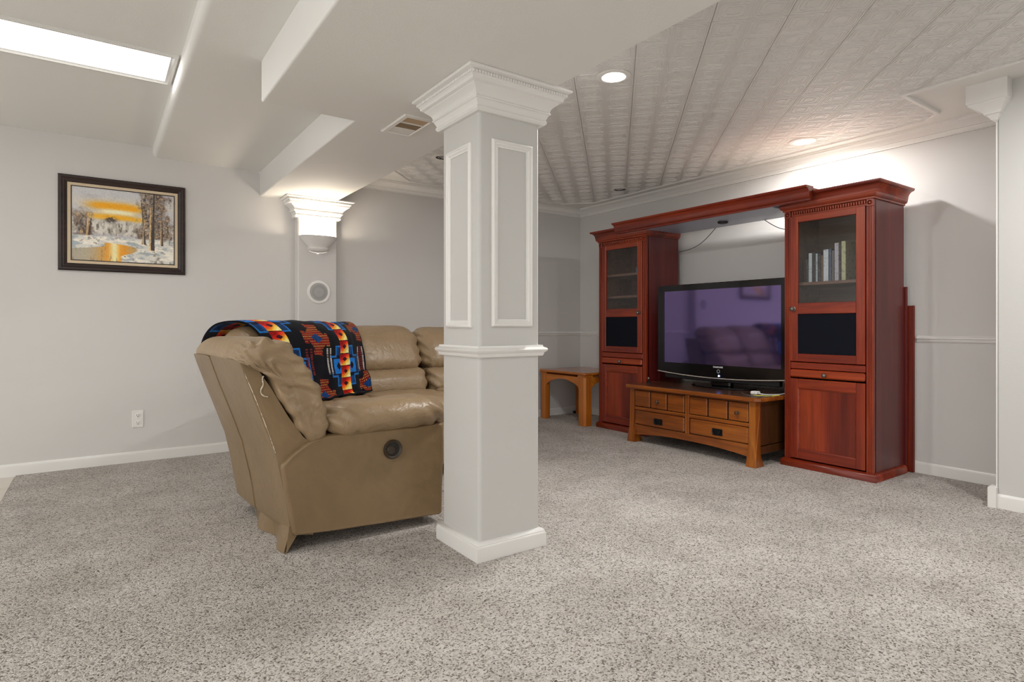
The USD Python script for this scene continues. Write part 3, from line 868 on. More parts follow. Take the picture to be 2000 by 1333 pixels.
def tower(y0, y1, name_label, near):
    """cabinet tower between y0 and y1; near: True for the right one (knob on its left stile)."""
    t = Thing("display_cabinet", name_label, "cabinet", (XF + .2, (y0 + y1) / 2, 0))
    xb, zt = 4.192, 1.702; th = .020
    # carcass: sides, back, top, bottom, middle floor
    body = cat_(box(XF + .02, xb, y0, y0 + th, .0, zt, .0015), box(XF + .02, xb, y1 - th, y1, .0, zt, .0015))
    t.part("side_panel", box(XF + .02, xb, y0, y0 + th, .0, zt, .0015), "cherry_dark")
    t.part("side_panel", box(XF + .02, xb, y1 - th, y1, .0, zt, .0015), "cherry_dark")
    t.part("inner_lining", box(XF + .03, xb - .013, y0 + th + .0005, y0 + th + .003, 1.046, zt - .021, 0), "cherry_in")
    t.part("inner_lining", box(XF + .03, xb - .013, y1 - th - .003, y1 - th - .0005, 1.046, zt - .021, 0), "cherry_in")
    t.part("back_panel", box(xb - .012, xb - .001, y0 + th, y1 - th, .0, zt, 0), "cherry_in")
    t.part("top_panel", box(XF + .02, xb, y0 + th, y1 - th, zt - .02, zt, 0), "cherry_in")
    t.part("floor_panel", box(XF + .02, xb - .012, y0 + th, y1 - th, 1.02, 1.045, 0), "cherry_in")
    for z in ((1.225,) if near else (1.205, 1.40)):
        t.part("shelf", box(XF + .032, xb - .012, y0 + th + .003, y1 - th - .003, z - .020, z, .001), "cherry_in")
    # fluted pilaster strips at either side of the front
    for a, b in ((y0, y0 + .040), (y1 - .040, y1)):
        pts = [(a, XF + .03), (a, XF)]
        w = b - a
        for k_ in range(3):
            c0 = a + w * (.22 + .22 * k_)
            pts += [(c0, XF), (c0 + w * .035, XF + .003), (c0 + w * .085, XF + .003), (c0 + w * .12, XF)]
        pts += [(b, XF), (b, XF + .03)]
        m = poly_prism([(q, p) for p, q in pts], .055, 1.655, "z")
        t.part("fluted_strip", m, "cherry_v", smooth=False)
        m = box(XF - .004, XF + .03, a, b, 1.655, 1.700, .002)
        r_ = t.part("rosette", m, "cherry_v")
        t.part("rosette_disc", lathe([(0, .003), (.005, .003), (.008, .0), (.011, .0), (.013, .004), (.015, .004), (.016, 0)], (XF - .004, (a + b) / 2, 1.678), "-x", 18), "cherry_v", under=r_)
    # base plinth with a moulded top
    plinth = [(-.02, 0), (.020, 0), (.020, .038), (.014, .050), (.004, .056), (-.02, .056)]
    t.part("plinth", sweep(plinth, [(xb, y0), (XF, y0), (XF, y1), (xb, y1)], side=1), "cherry_h")
    # cornice
    z0, z1, p = 1.700, 1.800, .062
    pr = [(-.03, z1), (p, z1), (p, z1 - .008), (p * .93, z1 - .014)]
    for q in np.linspace(0, 1, 8):
        pr.append((p * (.90 - .50 * math.sin(q * math.pi / 2)), z1 - .016 - .048 * (1 - math.cos(q * math.pi / 2))))
    for q in np.linspace(0, 1, 5):
        pr.append((p * (.38 - .20 * (1 - math.cos(q * math.pi / 2))), z1 - .066 - .022 * math.sin(q * math.pi / 2)))
    pr += [(p * .14, z1 - .090), (p * .14, z0), (-.03, z0)]
    cn = t.part("cornice", cat_(sweep(pr, [(xb, y0), (XF, y0), (XF, y1), (xb, y1)], side=1), box(XF - .01, xb, y0 + .005, y1 - .005, z1 - .03, z1 - .02, 0)), "cherry_h", smooth=25)
    t.part("dust_top", box(XF - .02, xb, y0 + .003, y1 - .003, z1 - .02, z1 - .004, .001), "raw_board")
    t.part("dentil_rail", box(XF + .012, XF + .03, y0 + .04, y1 - .04, 1.664, 1.700, .001), "cherry_h")
    dn = [box(XF - .004, XF + .013, y, y + .008, 1.676, 1.694, .001) for y in np.arange(y0 + .045, y1 - .05, .0155)]
    t.part("dentil_row", cat_(dn), "cherry_h", smooth=False)
    # glazed door
    a, b = y0 + .046, y1 - .040
    f0 = XF - .006
    def frame(z0, z1, bars, w, nm, stile_mat="cherry_v"):
        d_ = t.part(nm, box(f0, f0 + .022, a, a + w, z0, z1, .003), "cherry_v")
        t.part("stile", box(f0, f0 + .022, b - w, b, z0, z1, .003), "cherry_v", under=d_)
        for z_, h_ in bars:
            t.part("rail", box(f0 + .0005, f0 + .0215, a + w, b - w, z_, z_ + h_, .0025), "cherry_h", under=d_)
        return d_
    w = .052
    d_ = frame(.703, 1.662, ((.703, .052), (1.016, .072), (1.620, .042)), w, "door")
    t.part("glass_pane", box(f0 + .010, f0 + .013, a + w - .004, b - w + .004, 1.085, 1.622, 0), "glass", under=d_)
    t.part("speaker_cloth", box(f0 + .007, f0 + .014, a + w - .004, b - w + .004, .752, 1.02, 0), "speaker_cloth", under=d_, label="black cloth panel in the lower door opening")
    ky = (b - .025) if near else (a + .028)
    def knob(y, z, r=.014, under=None):
        return t.part("knob", lathe([(.016, 0), (.016, .002), (.009, .004), (.006, .010), (.008, .016), (r, .022), (r * .98, .028), (r * .6, .033), (0, .035)], (f0, y, z), "-x", 20), "pewter", under=under)
    knob(ky, 1.050, under=d_)
    t.part("fixed_rail", box(f0 + .008, f0 + .03, a, b, .655, .698, .003), "cherry_h")
    # shallow drawer
    dr = t.part("drawer", cat_(box(f0 - .004, f0 + .02, a, b, .600, .651, .008)), "cherry_h")
    knob((a + b) / 2 + .0, .623, .013, under=dr)
    # lower door with recessed panel
    d2 = frame(.064, .590, ((.064, .060), (.528, .062)), w, "door")
    t.part("door_panel", box(f0 + .012, f0 + .018, a + w - .003, b - w + .003, .120, .532, 0), "cherry_v", under=d2)
    bead = [(0, .0), (0, .007), (.006, .004), (.008, 0)]
    mm = sweep(bead, [(a + w, .124), (b - w, .124), (b - w, .528), (a + w, .528)], side=1, closed=True); q = np.array(mm.vertices)
    mm = trimesh.Trimesh(np.c_[f0 + .012 - q[:, 2], q[:, 0], q[:, 1]], mm.faces, process=False); trimesh.repair.fix_normals(mm)
    t.part("bead", mm, "cherry_h", under=d2)
    return t


RY0, RY1, LY0, LY1 = 1.635, 2.190, 3.414, 3.985
tr = tower(RY0, RY1, "tall cherry cabinet with books behind its glass door, right of the television", True)
tl = tower(LY0, LY1, "tall cherry cabinet with dim glass door, left of the television", False)
tr.part("lamp_puck", lathe([(0, .03), (.022, .03), (.028, .02), (.028, 0), (0, 0)], (XF + .20, RY0 + .13, 1.682), "-z", 20), "liner")

bri = Thing("bridge_shelf", "cherry bridge with cornice spanning the top of both cabinets above the television", "shelf", (3.95, 2.82, 1.80))
z0, z1 = 1.736, 1.826
BY0, BY1 = 1.965, 3.680
pr = [(-.03, z1), (.058, z1), (.058, z1 - .006), (.054, z1 - .012)]
for q in np.linspace(0, 1, 8):
    pr.append((.052 - .030 * math.sin(q * math.pi / 2), z1 - .014 - .040 * (1 - math.cos(q * math.pi / 2))))
for q in np.linspace(0, 1, 5):
    pr.append((.021 - .012 * (1 - math.cos(q * math.pi / 2)), z1 - .056 - .020 * math.sin(q * math.pi / 2)))
pr += [(.007, z1 - .078), (.007, z0), (-.012, z0), (-.012, z1 - .02), (-.03, z1 - .02)]
XB = 3.692
bri.part("cornice", sweep(pr, [(XB, BY0), (XB, BY1)], side=1), "cherry_h", smooth=25)
bri.part("top_board", box(XB + .031, 4.13, BY0 + .01, BY1 - .01, 1.802, 1.822, .002), "raw_board")
bri.part("under_panel", box(XB + .013, 4.13, RY1 + .052, LY0 - .052, z0 + .002, z0 + .016, .001), "bridge_under", label="blue-grey underside of the bridge")
bri.part("puck_light", lathe([(0, .014), (.030, .014), (.038, .010), (.040, 0), (0, 0)], (3.93, 2.775, z0 + .002), "-z", 24), "black_matte", label="black round puck light under the bridge")

# thin wires under the bridge
w1 = spline([(4.128, 2.98, 1.742), (4.135, 3.04, 1.695), (4.14, 3.16, 1.62), (4.14, 3.28, 1.588), (4.14, 3.413, 1.585)], 30)
single("cable", tube(w1, .0028, 6), "grey_wire", "thin dark wire hanging from the left part of the bridge underside", "cable")
w2 = spline([(4.128, 2.555, 1.742), (4.135, 2.50, 1.70), (4.14, 2.43, 1.66), (4.14, 2.33, 1.640), (4.14, 2.191, 1.640)], 30)
single("cable", tube(w2, .0028, 6), "grey_wire", "thin dark wire hanging from the right part of the bridge underside", "cable")

# ---- books and boxes on the right cabinet's shelf
bx = XF + .10
yb_ = RY1 - .075
books = [(.018, .150, (0.10, .045, .03), "brown spine video case at the left end of the cabinet shelf"), (.012, .158, (.045, .06, .05), "dark green spine case on the cabinet shelf"),
         (.022, .196, (.62, .70, .78), "pale blue spine case at the left on the cabinet shelf"), (.020, .200, (.03, .03, .035), "black and white spine case beside the pale blue one on the shelf"),
         (.013, .190, (.42, .48, .54), "grey spine case on the cabinet shelf"), (.018, .188, (.035, .03, .04), "black spine case in the middle of the cabinet shelf"), (.012, .175, (.16, .10, .05), "tan spine case in the middle of the cabinet shelf"),
         (.032, .210, (.68, .74, .82), "broad white-blue spine case in the middle of the cabinet shelf"), (.018, .212, (.06, .09, .16), "navy spine case on the cabinet shelf"), (.014, .200, (.16, .15, .17), "dark grey spine case on the cabinet shelf"),
         (.026, .245, (.60, .57, .66), "tall lilac and cream spine case on the cabinet shelf"), (.012, .17, (.05, .035, .03), "dark low spine case between the two tall ones"), (.026, .252, (.66, .66, .40), "tall pale yellow spine case at the right of the cabinet shelf")]
M["page"] = plain("book_edges", (.55, .52, .46), .8)
for i, (w, h, c, lab) in enumerate(books):
    nm = f"book_cover_{i}"
    M[nm] = mat(nm, {"g": ("geometry", {}), "mp": ("mapping", {"scale": (1, 1, 1)}), "n": ("noise_texture", {"scale": 55.0, "detail": 2.0}),
        "r": ("rgb_ramp", {"ramp": [(.40, tuple(c)), (.58, tuple(c)), (.64, tuple(min(1, q * .45 + .10) for q in c))]}), "p": ("principled_bsdf", {"roughness": .35})},
        [("g.position", "n.vector"), ("n.fac", "r.fac"), ("r.color", "p.base_color")])
    bt = Thing("book", lab, "book", (bx, yb_ - w / 2, 1.226), group="cases on the cabinet shelf")
    bt.part("cover", cat_(box(bx, bx + .13, yb_ - w, yb_ - w + .0015, 1.226, 1.226 + h, 0), box(bx, bx + .13, yb_ - .0015, yb_, 1.226, 1.226 + h, 0), box(bx - .001, bx + .003, yb_ - w, yb_, 1.226, 1.226 + h, .001)), nm)
    bt.part("pages", box(bx + .003, bx + .126, yb_ - w + .0015, yb_ - .0015, 1.2255, 1.226 + h - .004, 0), "page")
    yb_ -= w + .0025
# small blue things in the left cabinet
M["blue_glass"] = plain("blue_glass", (.10, .20, .33), .2)
for y in (3.60, 3.655):
    single("drinking_glass", lathe([(0, 0), (.018, 0), (.020, .004), (.022, .055), (.0205, .055), (.0185, .006), (0, .005)], (XF + .16, y, 1.401), "z", 20), "blue_glass",
           "small bluish glass on the left cabinet's upper shelf, " + ("nearer its right end" if y == 3.60 else "left of the other one"), "glass", base=(XF + .16, y, 1.401))

# ---- spare boards behind the right cabinet
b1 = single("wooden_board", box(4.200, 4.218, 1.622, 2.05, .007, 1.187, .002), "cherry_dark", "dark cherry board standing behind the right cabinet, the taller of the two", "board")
b2 = single("wooden_board", box(4.228, 4.246, 1.592, 2.05, .007, 1.067, .002), "cherry_v", "red cherry board standing behind the right cabinet against the wall, the shorter one", "board")

# ================================================================== television stand
st = Thing("tv_stand", "rustic oak low chest with six small panels and two iron-pulled drawers, under the television", "tv stand", (3.80, 2.82, 0))
SX = 3.53; TZ = .466
SY0, SY1 = 2.245, 3.360
def top_outline(o=0):
    x0, x1, y0, y1, c_ = 3.495 - o, 4.12 + o, 2.203 - o, 3.402 + o, .030
    return [(x0, y0 + c_), (x0 + c_, y0), (x1, y0), (x1, y1), (x0 + c_, y1), (x0, y1 - c_)]


def slab(outline, z0, z1, b=.005):
    P = sg.Polygon(outline); V = []; n = len(outline)
    for q, z in ((P.buffer(-b, join_style="mitre"), z0), (P, z0 + b), (P, z1 - b), (P.buffer(-b, join_style="mitre"), z1)):
        e = np.array(sg.polygon.orient(q).exterior.coords)[:-1]
        if not V:
            ref = e
        else:
            e = np.roll(e, -int(np.argmin(((e - ref[0]) ** 2).sum(1))), 0)
        V.append(np.c_[e, np.full(len(e), z)])
    return trimesh.convex.convex_hull(np.vstack(V))


st.part("top", slab(top_outline(), TZ - .028, TZ, .006), "oak_h")
st.part("top_veneer", slab([(3.512, 2.222), (4.10, 2.222), (4.10, 3.384), (3.512, 3.384)], TZ - .004, TZ + .0008, .0004), "oak_top", label="darker worn top surface")
# legs: straight above, flared at the foot
def leg(y0, y1, sx):
    pts = [(0, .439), (.055, .439), (.055, .11), (.060, .06), (.075, .007), (-.022, .007), (-.010, .09), (-.004, .2)]
    m = poly_prism([(SX + p if sx > 0 else 4.10 - p, q) for p, q in pts], y0, y1, "y"); return m


for (y0, y1) in ((SY0, SY0 + .048), (SY1 - .048, SY1)):
    for sx in (1, -1):
        s_ = leg(y0, y1, sx); trimesh.repair.fix_normals(s_)
        # widen the foot sideways
        v = np.array(s_.vertices); mid = (y0 + y1) / 2; fl_ = np.clip((.12 - v[:, 2]) / .12, 0, 1) ** 2 * .014
        v[:, 1] += np.sign(v[:, 1] - mid) * fl_; s_.vertices = v
        lg = st.part("leg", s_, "oak_v", smooth=25)
        if sx > 0:
            st.part("tenon", box(SX - .004, SX + .004, mid - .008, mid + .008, .095, .150, .001), "groove", under=lg)
yA, yB = SY0 + .048, SY1 - .048
st.part("carcass", cat_(box(SX + .016, 4.09, yA - .02, yB + .02, .148, .438, 0)), "groove")
st.part("side_panel", box(SX + .05, 4.05, SY0 + .006, SY0 + .030, .14, .438, .002), "oak_dark")
st.part("side_panel", box(SX + .05, 4.05, SY1 - .030, SY1 - .006, .14, .438, .002), "oak_dark")
st.part("side_rail", box(SX + .05, 4.05, SY0, SY0 + .035, .085, .135, .003), "oak_dark")
st.part("side_rail", box(SX + .05, 4.05, SY1 - .035, SY1, .085, .135, .003), "oak_dark")
st.part("front_rail", box(SX + .002, SX + .03, yA, yB, .427, .438, .001), "oak_h")
st.part("front_rail", box(SX + .002, SX + .03, yA, yB, .266, .291, .002), "oak_h")
ym = 2.797
st.part("center_post", box(SX, SX + .03, ym - .019, ym + .019, .145, .430, .002), "oak_v")
ap = [(yA, .148), (yB, .148), (yB, .066)]
for q in np.linspace(0, 1, 17):
    y = yB - (yB - yA) * q; ap.append((y, .066 + .030 * (1 - abs(2 * q - 1) ** 2.2)))
st.part("apron", poly_prism(ap, SX + .003, SX + .026, "x"), "oak_h")
# six small fronts
def front(y0, y1, z0, z1, nm, b=.007):
    return st.part(nm, box(SX - .004, SX + .016, y0, y1, z0, z1, b), "oak_h")


for grp in ((yA, ym - .019), (ym + .019, yB)):
    w = (grp[1] - grp[0]) / 3
    for i in range(3):
        y0, y1 = grp[0] + i * w + .006, grp[0] + (i + 1) * w - .006
        fr = front(y0, y1, .297, .423, "small_drawer", .005)
        if (grp[0] == yA and i == 0) or (grp[0] != yA and i == 1):
            st.part("knob", lathe([(.012, 0), (.008, .004), (.007, .010), (.013, .018), (.014, .024), (.009, .030), (0, .032)], (SX - .004, (y0 + y1) / 2, .352), "-x", 18), "oak_dark", under=fr)
for y0, y1 in ((yA + .005, ym - .024), (ym + .024, yB - .005)):
    fr = front(y0, y1, .152, .262, "drawer", .012)
    yc = (y0 + y1) / 2
    st.part("pull_plate", box(SX - .008, SX - .003, yc - .042, yc + .042, .175, .221, .003), "iron", under=fr)
    bail = spline([(SX - .007, yc - .028, .206), (SX - .022, yc - .027, .200), (SX - .026, yc - .018, .186), (SX - .027, yc, .182), (SX - .026, yc + .018, .186), (SX - .022, yc + .027, .200), (SX - .007, yc + .028, .206)], 24)
    st.part("pull_ring", tube(bail, .0045, 8), "iron", under=fr)

# ================================================================== television
tv = Thing("television", "large black flat-screen television with a purple sheen, on the rustic oak chest", "television", (3.88, 2.765, TZ))
TX, TY0, TY1, TB, TT = 3.825, 2.205, 3.325, .560, 1.268
sy0, sy1, sz0, sz1 = 2.243, 3.262, .640, 1.219
bez = sg.Polygon([(TY0, TB + .03), (TY0, TT - .012), (TY0 + .012, TT), (TY1 - .012, TT), (TY1, TT - .012), (TY1, TB + .03)])
low = [(TY1, TB + .03)] ; 
curve = [(TY1 - (TY1 - TY0) * q, TB + .008 - .026 * (1 - (2 * q - 1) ** 2)) for q in np.linspace(0, 1, 25)]
bez = sg.Polygon([(TY0, TT - .012), (TY0 + .012, TT), (TY1 - .012, TT), (TY1, TT - .012)] + curve).difference(sg.box(sy0, sz0, sy1, sz1))
m = trimesh.creation.extrude_polygon(bez, .03, engine="earcut"); v = np.array(m.vertices); m.vertices = np.c_[TX + v[:, 2], v[:, 0], v[:, 1]]
tv.part("bezel", m, "black")
tv.part("screen", box(TX + .004, TX + .012, sy0, sy1, sz0, sz1, 0), "screen", label="dark purple-blue reflective glass screen")
tv.part("back_shell", cat_(box(TX + .03, TX + .075, TY0 + .02, TY1 - .02, TB + .03, TT - .02, .01), box(TX + .013, TX + .032, TY0 + .005, TY1 - .005, TB + .02, TT - .005, .003)), "black_matte")
bar = np.array([(TX - .004, TY1 - .002 - (TY1 - TY0 - .004) * q, TB + .006 - .026 * (1 - (2 * q - 1) ** 2)) for q in np.linspace(0, 1, 40)])
tv.part("trim_strip", tube(bar, .0045, 8), "silver", label="thin silver strip curving along the bottom edge")
# lower speaker lip
tv.part("speaker_lip", cat_(box(TX + .012, TX + .06, TY0 + .06, TY1 - .06, .512, .556, .006)), "black_matte")
txt = meshkit.text_mesh("SAMSUNG", .0115, .001, True); v = np.array(txt.vertices); v[:, 0] -= v[:, 0].max() / 2; v[:, 0] *= 1.08
txt.vertices = np.c_[TX - .0005 - v[:, 2], 2.745 - v[:, 0], .620 + v[:, 1]]
tv.part("logo", txt, "logo", smooth=False)
rg = trimesh.creation.torus(.012, .0011, 32, 8); v = np.array(rg.vertices); rg.vertices = np.c_[TX - .0008 + v[:, 2] * .5, 2.741 + v[:, 0], .594 + v[:, 1]]
tv.part("power_ring", rg, "logo")
tv.part("power_light", lathe([(0, .004), (.006, .003), (.008, 0)], (TX - .004, 2.735, .560), "-x", 14), "led", label="small blue glowing power light")
tv.part("neck", box(TX + .03, TX + .09, 2.665, 2.835, .476, .57, .01), "black")
ov = [(3.90 + .135 * math.cos(a), 2.755 + .27 * math.sin(a)) for a in np.linspace(0, 2 * math.pi, 49)[:-1]]
tv.part("foot", slab(ov, TZ + .001, TZ + .014, .005), "black")

# small things on the stand
orn = Thing("ornament", "small silver ornament standing on the left end of the oak chest", "ornament", (3.72, 3.335, TZ))
orn.part("stem", lathe([(.020, 0), (.021, .006), (.010, .010), (.004, .016), (.004, .026), (0, .027)], (3.72, 3.335, TZ + .001), "z", 18), "brown_cup")
orn.part("ball", lathe([(0, 0), (.007, .002), (.011, .009), (.010, .017), (.005, .023), (0, .024)], (3.72, 3.335, TZ + .026), "z", 18), "pewter")
ad = Thing("power_adapter", "white power adapter with a white cord, on the oak chest under the television's right end", "adapter", (3.70, 2.345, TZ))
ad.part("body", box(3.665, 3.715, 2.325, 2.375, TZ + .001, TZ + .024, .006), "white_plastic")
ad.part("cord", tube(spline([(3.69, 2.327, TZ + .012), (3.70, 2.29, TZ + .006), (3.74, 2.25, TZ + .005), (3.80, 2.23, TZ + .006), (3.87, 2.215, TZ + .02)], 30), .0035, 8), "white_cable")
single("cable", tube(spline([(3.62, 2.315, TZ + .0045), (3.615, 2.285, TZ + .0045), (3.625, 2.265, TZ + .007), (3.64, 2.245, TZ + .0045), (3.68, 2.215, TZ + .0045), (3.74, 2.205, TZ + .0045)], 40), .0032, 8), "yellow_cable", "yellow cable lying on the oak chest beside the right cabinet", "cable")
single("cable", tube(spline([(3.70, 2.46, TZ + .004), (3.63, 2.40, TZ + .004), (3.585, 2.33, TZ + .004), (3.58, 2.26, TZ + .004), (3.66, 2.212, TZ + .004)], 40), .0028, 8), "grey_wire", "thin dark cable lying on the oak chest in front of the white adapter", "cable")

# ================================================================== side table in the far corner
tb = Thing("side_table", "honey-coloured wooden side table with square legs, in the far corner left of the entertainment unit", "table", (3.93, 4.40, 0))
ax0, ax1, ay0, ay1, az = 3.655, 4.24, 4.045, 4.735, .500
def clip_sq(x0, x1, y0, y1, c_):
    return [(x0 + c_, y0), (x1 - c_, y0), (x1, y0 + c_), (x1, y1 - c_), (x1 - c_, y1), (x0 + c_, y1), (x0, y1 - c_), (x0, y0 + c_)]


tb.part("top", slab(clip_sq(ax0, ax1, ay0, ay1, .018), az - .022, az, .005), "honey_h")
tb.part("top_veneer", slab(clip_sq(ax0 + .006, ax1 - .006, ay0 + .006, ay1 - .006, .018), az - .002, az + .0006, .0004), "honey_top", label="redder polished top surface")
LX0, LX1, LYa, LYb = ax0 + .012, ax1 - .012, ay0 + .012, ay1 - .012
for x0, y0, dx, dy in ((LX0, LYa, 1, 1), (LX1, LYa, -1, 1), (LX0, LYb, 1, -1), (LX1, LYb, -1, -1)):
    w, c_ = .085, .045
    pts = [(x0 + dx * c_ * .4, y0), (x0 + dx * w, y0), (x0 + dx * w, y0 + dy * .05), (x0 + dx * .05, y0 + dy * w), (x0, y0 + dy * w), (x0, y0 + dy * c_ * .4)]
    lm = poly_prism(pts, .007, az - .040, "z"); trimesh.repair.fix_normals(lm)
    tb.part("leg", lm, "honey_v", smooth=False)
    pts2 = [(x0, y0), (x0 + dx * .10, y0), (x0 + dx * .10, y0 + dy * .10), (x0, y0 + dy * .10)]
    lm = poly_prism(pts2, az - .042, az - .021, "z"); trimesh.repair.fix_normals(lm)
    tb.part("spacer_block", lm, "honey_h", smooth=False)
def arch(a, b):
    p = [(a, az - .042), (a, az - .150)]
    for q in np.linspace(0, 1, 17):
        p.append((a + (b - a) * q, az - .150 + .075 * math.sin(q * math.pi) ** .7))
    p += [(b, az - .042)]
    return p


tb.part("apron", poly_prism(arch(LYa + .085, LYb - .085), LX0 + .006, LX0 + .026, "x"), "honey_h")
tb.part("apron", poly_prism(arch(LYa + .085, LYb - .085), LX1 - .026, LX1 - .006, "x"), "honey_h")
am = poly_prism(arch(LX0 + .085, LX1 - .085), LYa + .006, LYa + .026, "y"); trimesh.repair.fix_normals(am); tb.part("apron", am, "honey_h")
am = poly_prism(arch(LX0 + .085, LX1 - .085), LYb - .026, LYb - .006, "y"); trimesh.repair.fix_normals(am); tb.part("apron", am, "honey_h")
# wire hanging below the table to the floor
single("cable", tube(spline([(3.72, 4.772, .40), (3.83, 4.772, .28), (3.95, 4.77, .13), (4.02, 4.76, .03), (4.08, 4.755, .014), (4.14, 4.75, .012)], 30), .0032, 6), "white_cable", "pale thin cord running down the wall under the side table", "cable")
single("power_plug", cat_(box(4.13, 4.19, 4.735, 4.765, .0065, .032, .006)), "black_matte", "small black plug on the carpet under the side table", "plug")

# ================================================================== sectional sofa
so = Thing("sectional_sofa", "worn tan leather reclining sectional sofa, behind and left of the column", "sofa", (1.3, 3.2, 0))
SHX = -.083
def wr(f1, f2, amp, seed=0, sharp=2.2):
    """directional creases"""
    def g(P):
        n1 = meshkit.fbm(P * f1, 3, seed); r = 1 - np.abs(2 * n1 - 1)
        return -amp * np.clip(r, 0, 1) ** 6 + amp * .6 * (meshkit.fbm(P * f2, 2, seed + 5) - .5)
    return g


# -- near recliner: back shell (two vertical panels), skirt flap, side panel, arm pad, cushions
shell = [(.452, .802), (.500, .655), (.545, .530), (.590, .404), (.622, .250), (.650, .074), (.74, .060), (.78, .30), (.77, .42), (.70, .475), (.63, .58), (.57, .69), (.505, .79)]
shell = ring_pts(shell, 120)
def vdisp(P):
    return .010 * (meshkit.fbm(P * np.array([5, 3, 5]), 3, 3) - .5)


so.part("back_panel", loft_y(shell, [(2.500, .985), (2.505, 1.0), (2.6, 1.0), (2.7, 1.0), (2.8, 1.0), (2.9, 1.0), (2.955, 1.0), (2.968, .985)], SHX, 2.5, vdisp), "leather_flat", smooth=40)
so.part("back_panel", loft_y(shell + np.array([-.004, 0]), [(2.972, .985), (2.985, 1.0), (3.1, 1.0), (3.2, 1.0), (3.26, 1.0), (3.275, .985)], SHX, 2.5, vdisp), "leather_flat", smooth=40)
# head roll / back cushion with gathers at the near end
roll = smooth_outline([(.455, .800), (.472, .850), (.548, .886), (.640, .856), (.715, .765), (.765, .660), (.795, .560), (.790, .478), (.735, .446), (.690, .492), (.630, .60), (.572, .700), (.510, .778)], 150)
rc = roll.mean(0)
def rdisp(V):
    d = np.clip((V[:, 1] - 2.46) / .8, 0, 1)
    ang = np.arctan2(V[:, 2] - .79, V[:, 0] - .47)
    rad = np.hypot(V[:, 0] - .47, V[:, 2] - .79)
    near = np.exp(-((V[:, 1] - 2.47) / .16) ** 2)
    fold = np.sin(ang * 19 + 3 * meshkit.fbm(V * 6, 2, 4) * 3) * .010 * np.exp(-((rad - .16) / .17) ** 2) * near
    fold2 = np.sin(V[:, 2] * 95 + V[:, 0] * 45 + 7 * meshkit.fbm(V * 5, 2, 9)) * .0045 * near * np.clip((rad - .13) / .12, 0, 1)
    along = .009 * (meshkit.fbm(V * np.array([7, 2.5, 7]), 3, 8) - .5)
    return fold + fold2 + along


secs = [(2.484, .04), (2.483, .15), (2.481, .28), (2.479, .41), (2.477, .53), (2.474, .63), (2.471, .72), (2.470, .80), (2.472, .90), (2.482, .96), (2.50, 1.0)] + [(y, 1.0 + .03 * math.sin((y - 2.5) / .78 * math.pi)) for y in np.linspace(2.52, 3.24, 26)] + [(3.262, .97), (3.275, .9), (3.28, .75)]
so.part("back_cushion", loft_y(roll, secs, SHX, 2.5, rdisp), "leather", smooth=60)
# torn scuffs on the near end of the back
sc1 = spline([(.540, 2.494, .738), (.536, 2.494, .720), (.538, 2.494, .704), (.531, 2.494, .688), (.530, 2.494, .670), (.536, 2.494, .662), (.556, 2.494, .655)], 36)
rr = .0016 + .0022 * RNG.random(36)
so.part("scuff_mark", tube(sc1, rr, 6), "scuff", label="pale scuffed tear on the near end of the back")
sc2 = spline([(.470, 2.495, .752), (.480, 2.495, .725), (.494, 2.495, .690), (.520, 2.495, .62), (.553, 2.495, .525), (.585, 2.495, .425)], 40)
rr = np.where(RNG.random(40) > .45, .0018, .0005)
so.part("scuff_mark", tube(sc2, rr, 5), "scuff", label="worn pale seam at the rear corner of the back")
# arm side panel
side = ring_pts([(.652, .078), (.80, .066), (1.337, .044), (1.345, .30), (1.342, .478), (1.20, .470), (.90, .475), (.775, .476), (.705, .455), (.645, .415), (.600, .372), (.612, .300), (.630, .200)], 130)
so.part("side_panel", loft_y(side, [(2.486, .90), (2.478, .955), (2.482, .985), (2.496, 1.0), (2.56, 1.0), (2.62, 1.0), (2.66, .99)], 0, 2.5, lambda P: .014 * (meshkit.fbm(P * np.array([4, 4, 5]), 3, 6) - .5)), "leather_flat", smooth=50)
cup = so.part("recliner_handle", lathe([(.030, .0), (.034, .004), (.041, .006), (.043, .003), (.043, -.006), (.030, -.004)], (1.083, 2.473, .383), "-y", 30), "brown_plastic", label="round dark recliner pull cup")
so.part("cup_recess", lathe([(0, .0005), (.031, .001)], (1.083, 2.473, .383), "-y", 24), "brown_cup", under=cup)
so.part("pull_tab", lathe([(0, .006), (.017, .005), (.021, .001)], (1.075, 2.474, .380), "-y", 20), "brown_plastic", under=cup)
def arm_d(p, P):
    e = np.clip((np.abs(p[:, 0]) - .45) / .5, 0, 1)
    return .006 * np.sin(P[:, 0] * 60 + P[:, 2] * 70 + 8 * meshkit.fbm(P * 5, 2, 2)) * (.25 + e) * np.clip(1 - p[:, 2] * .4, 0, 1) + .012 * (meshkit.fbm(P * 6, 3, 12) - .5)


def hexa(x0, x1, y0, y1, z0, z1, dz0=0, dz1=0):
    return [(x0, y0, z0 + dz0), (x0, y0, z1 + dz0), (x0, y1, z0 + dz0), (x0, y1, z1 + dz0), (x1, y0, z0 + dz1), (x1, y0, z1 + dz1), (x1, y1, z0 + dz1), (x1, y1, z1 + dz1)]


so.part("arm_pad", puff(hexa(.795, 1.362, 2.452, 2.735, .452, .592, .0, .012), (.10, .085, .075), (.05, .08, .12), 44, arm_d, .004, 8, 3), "leather", smooth=True)
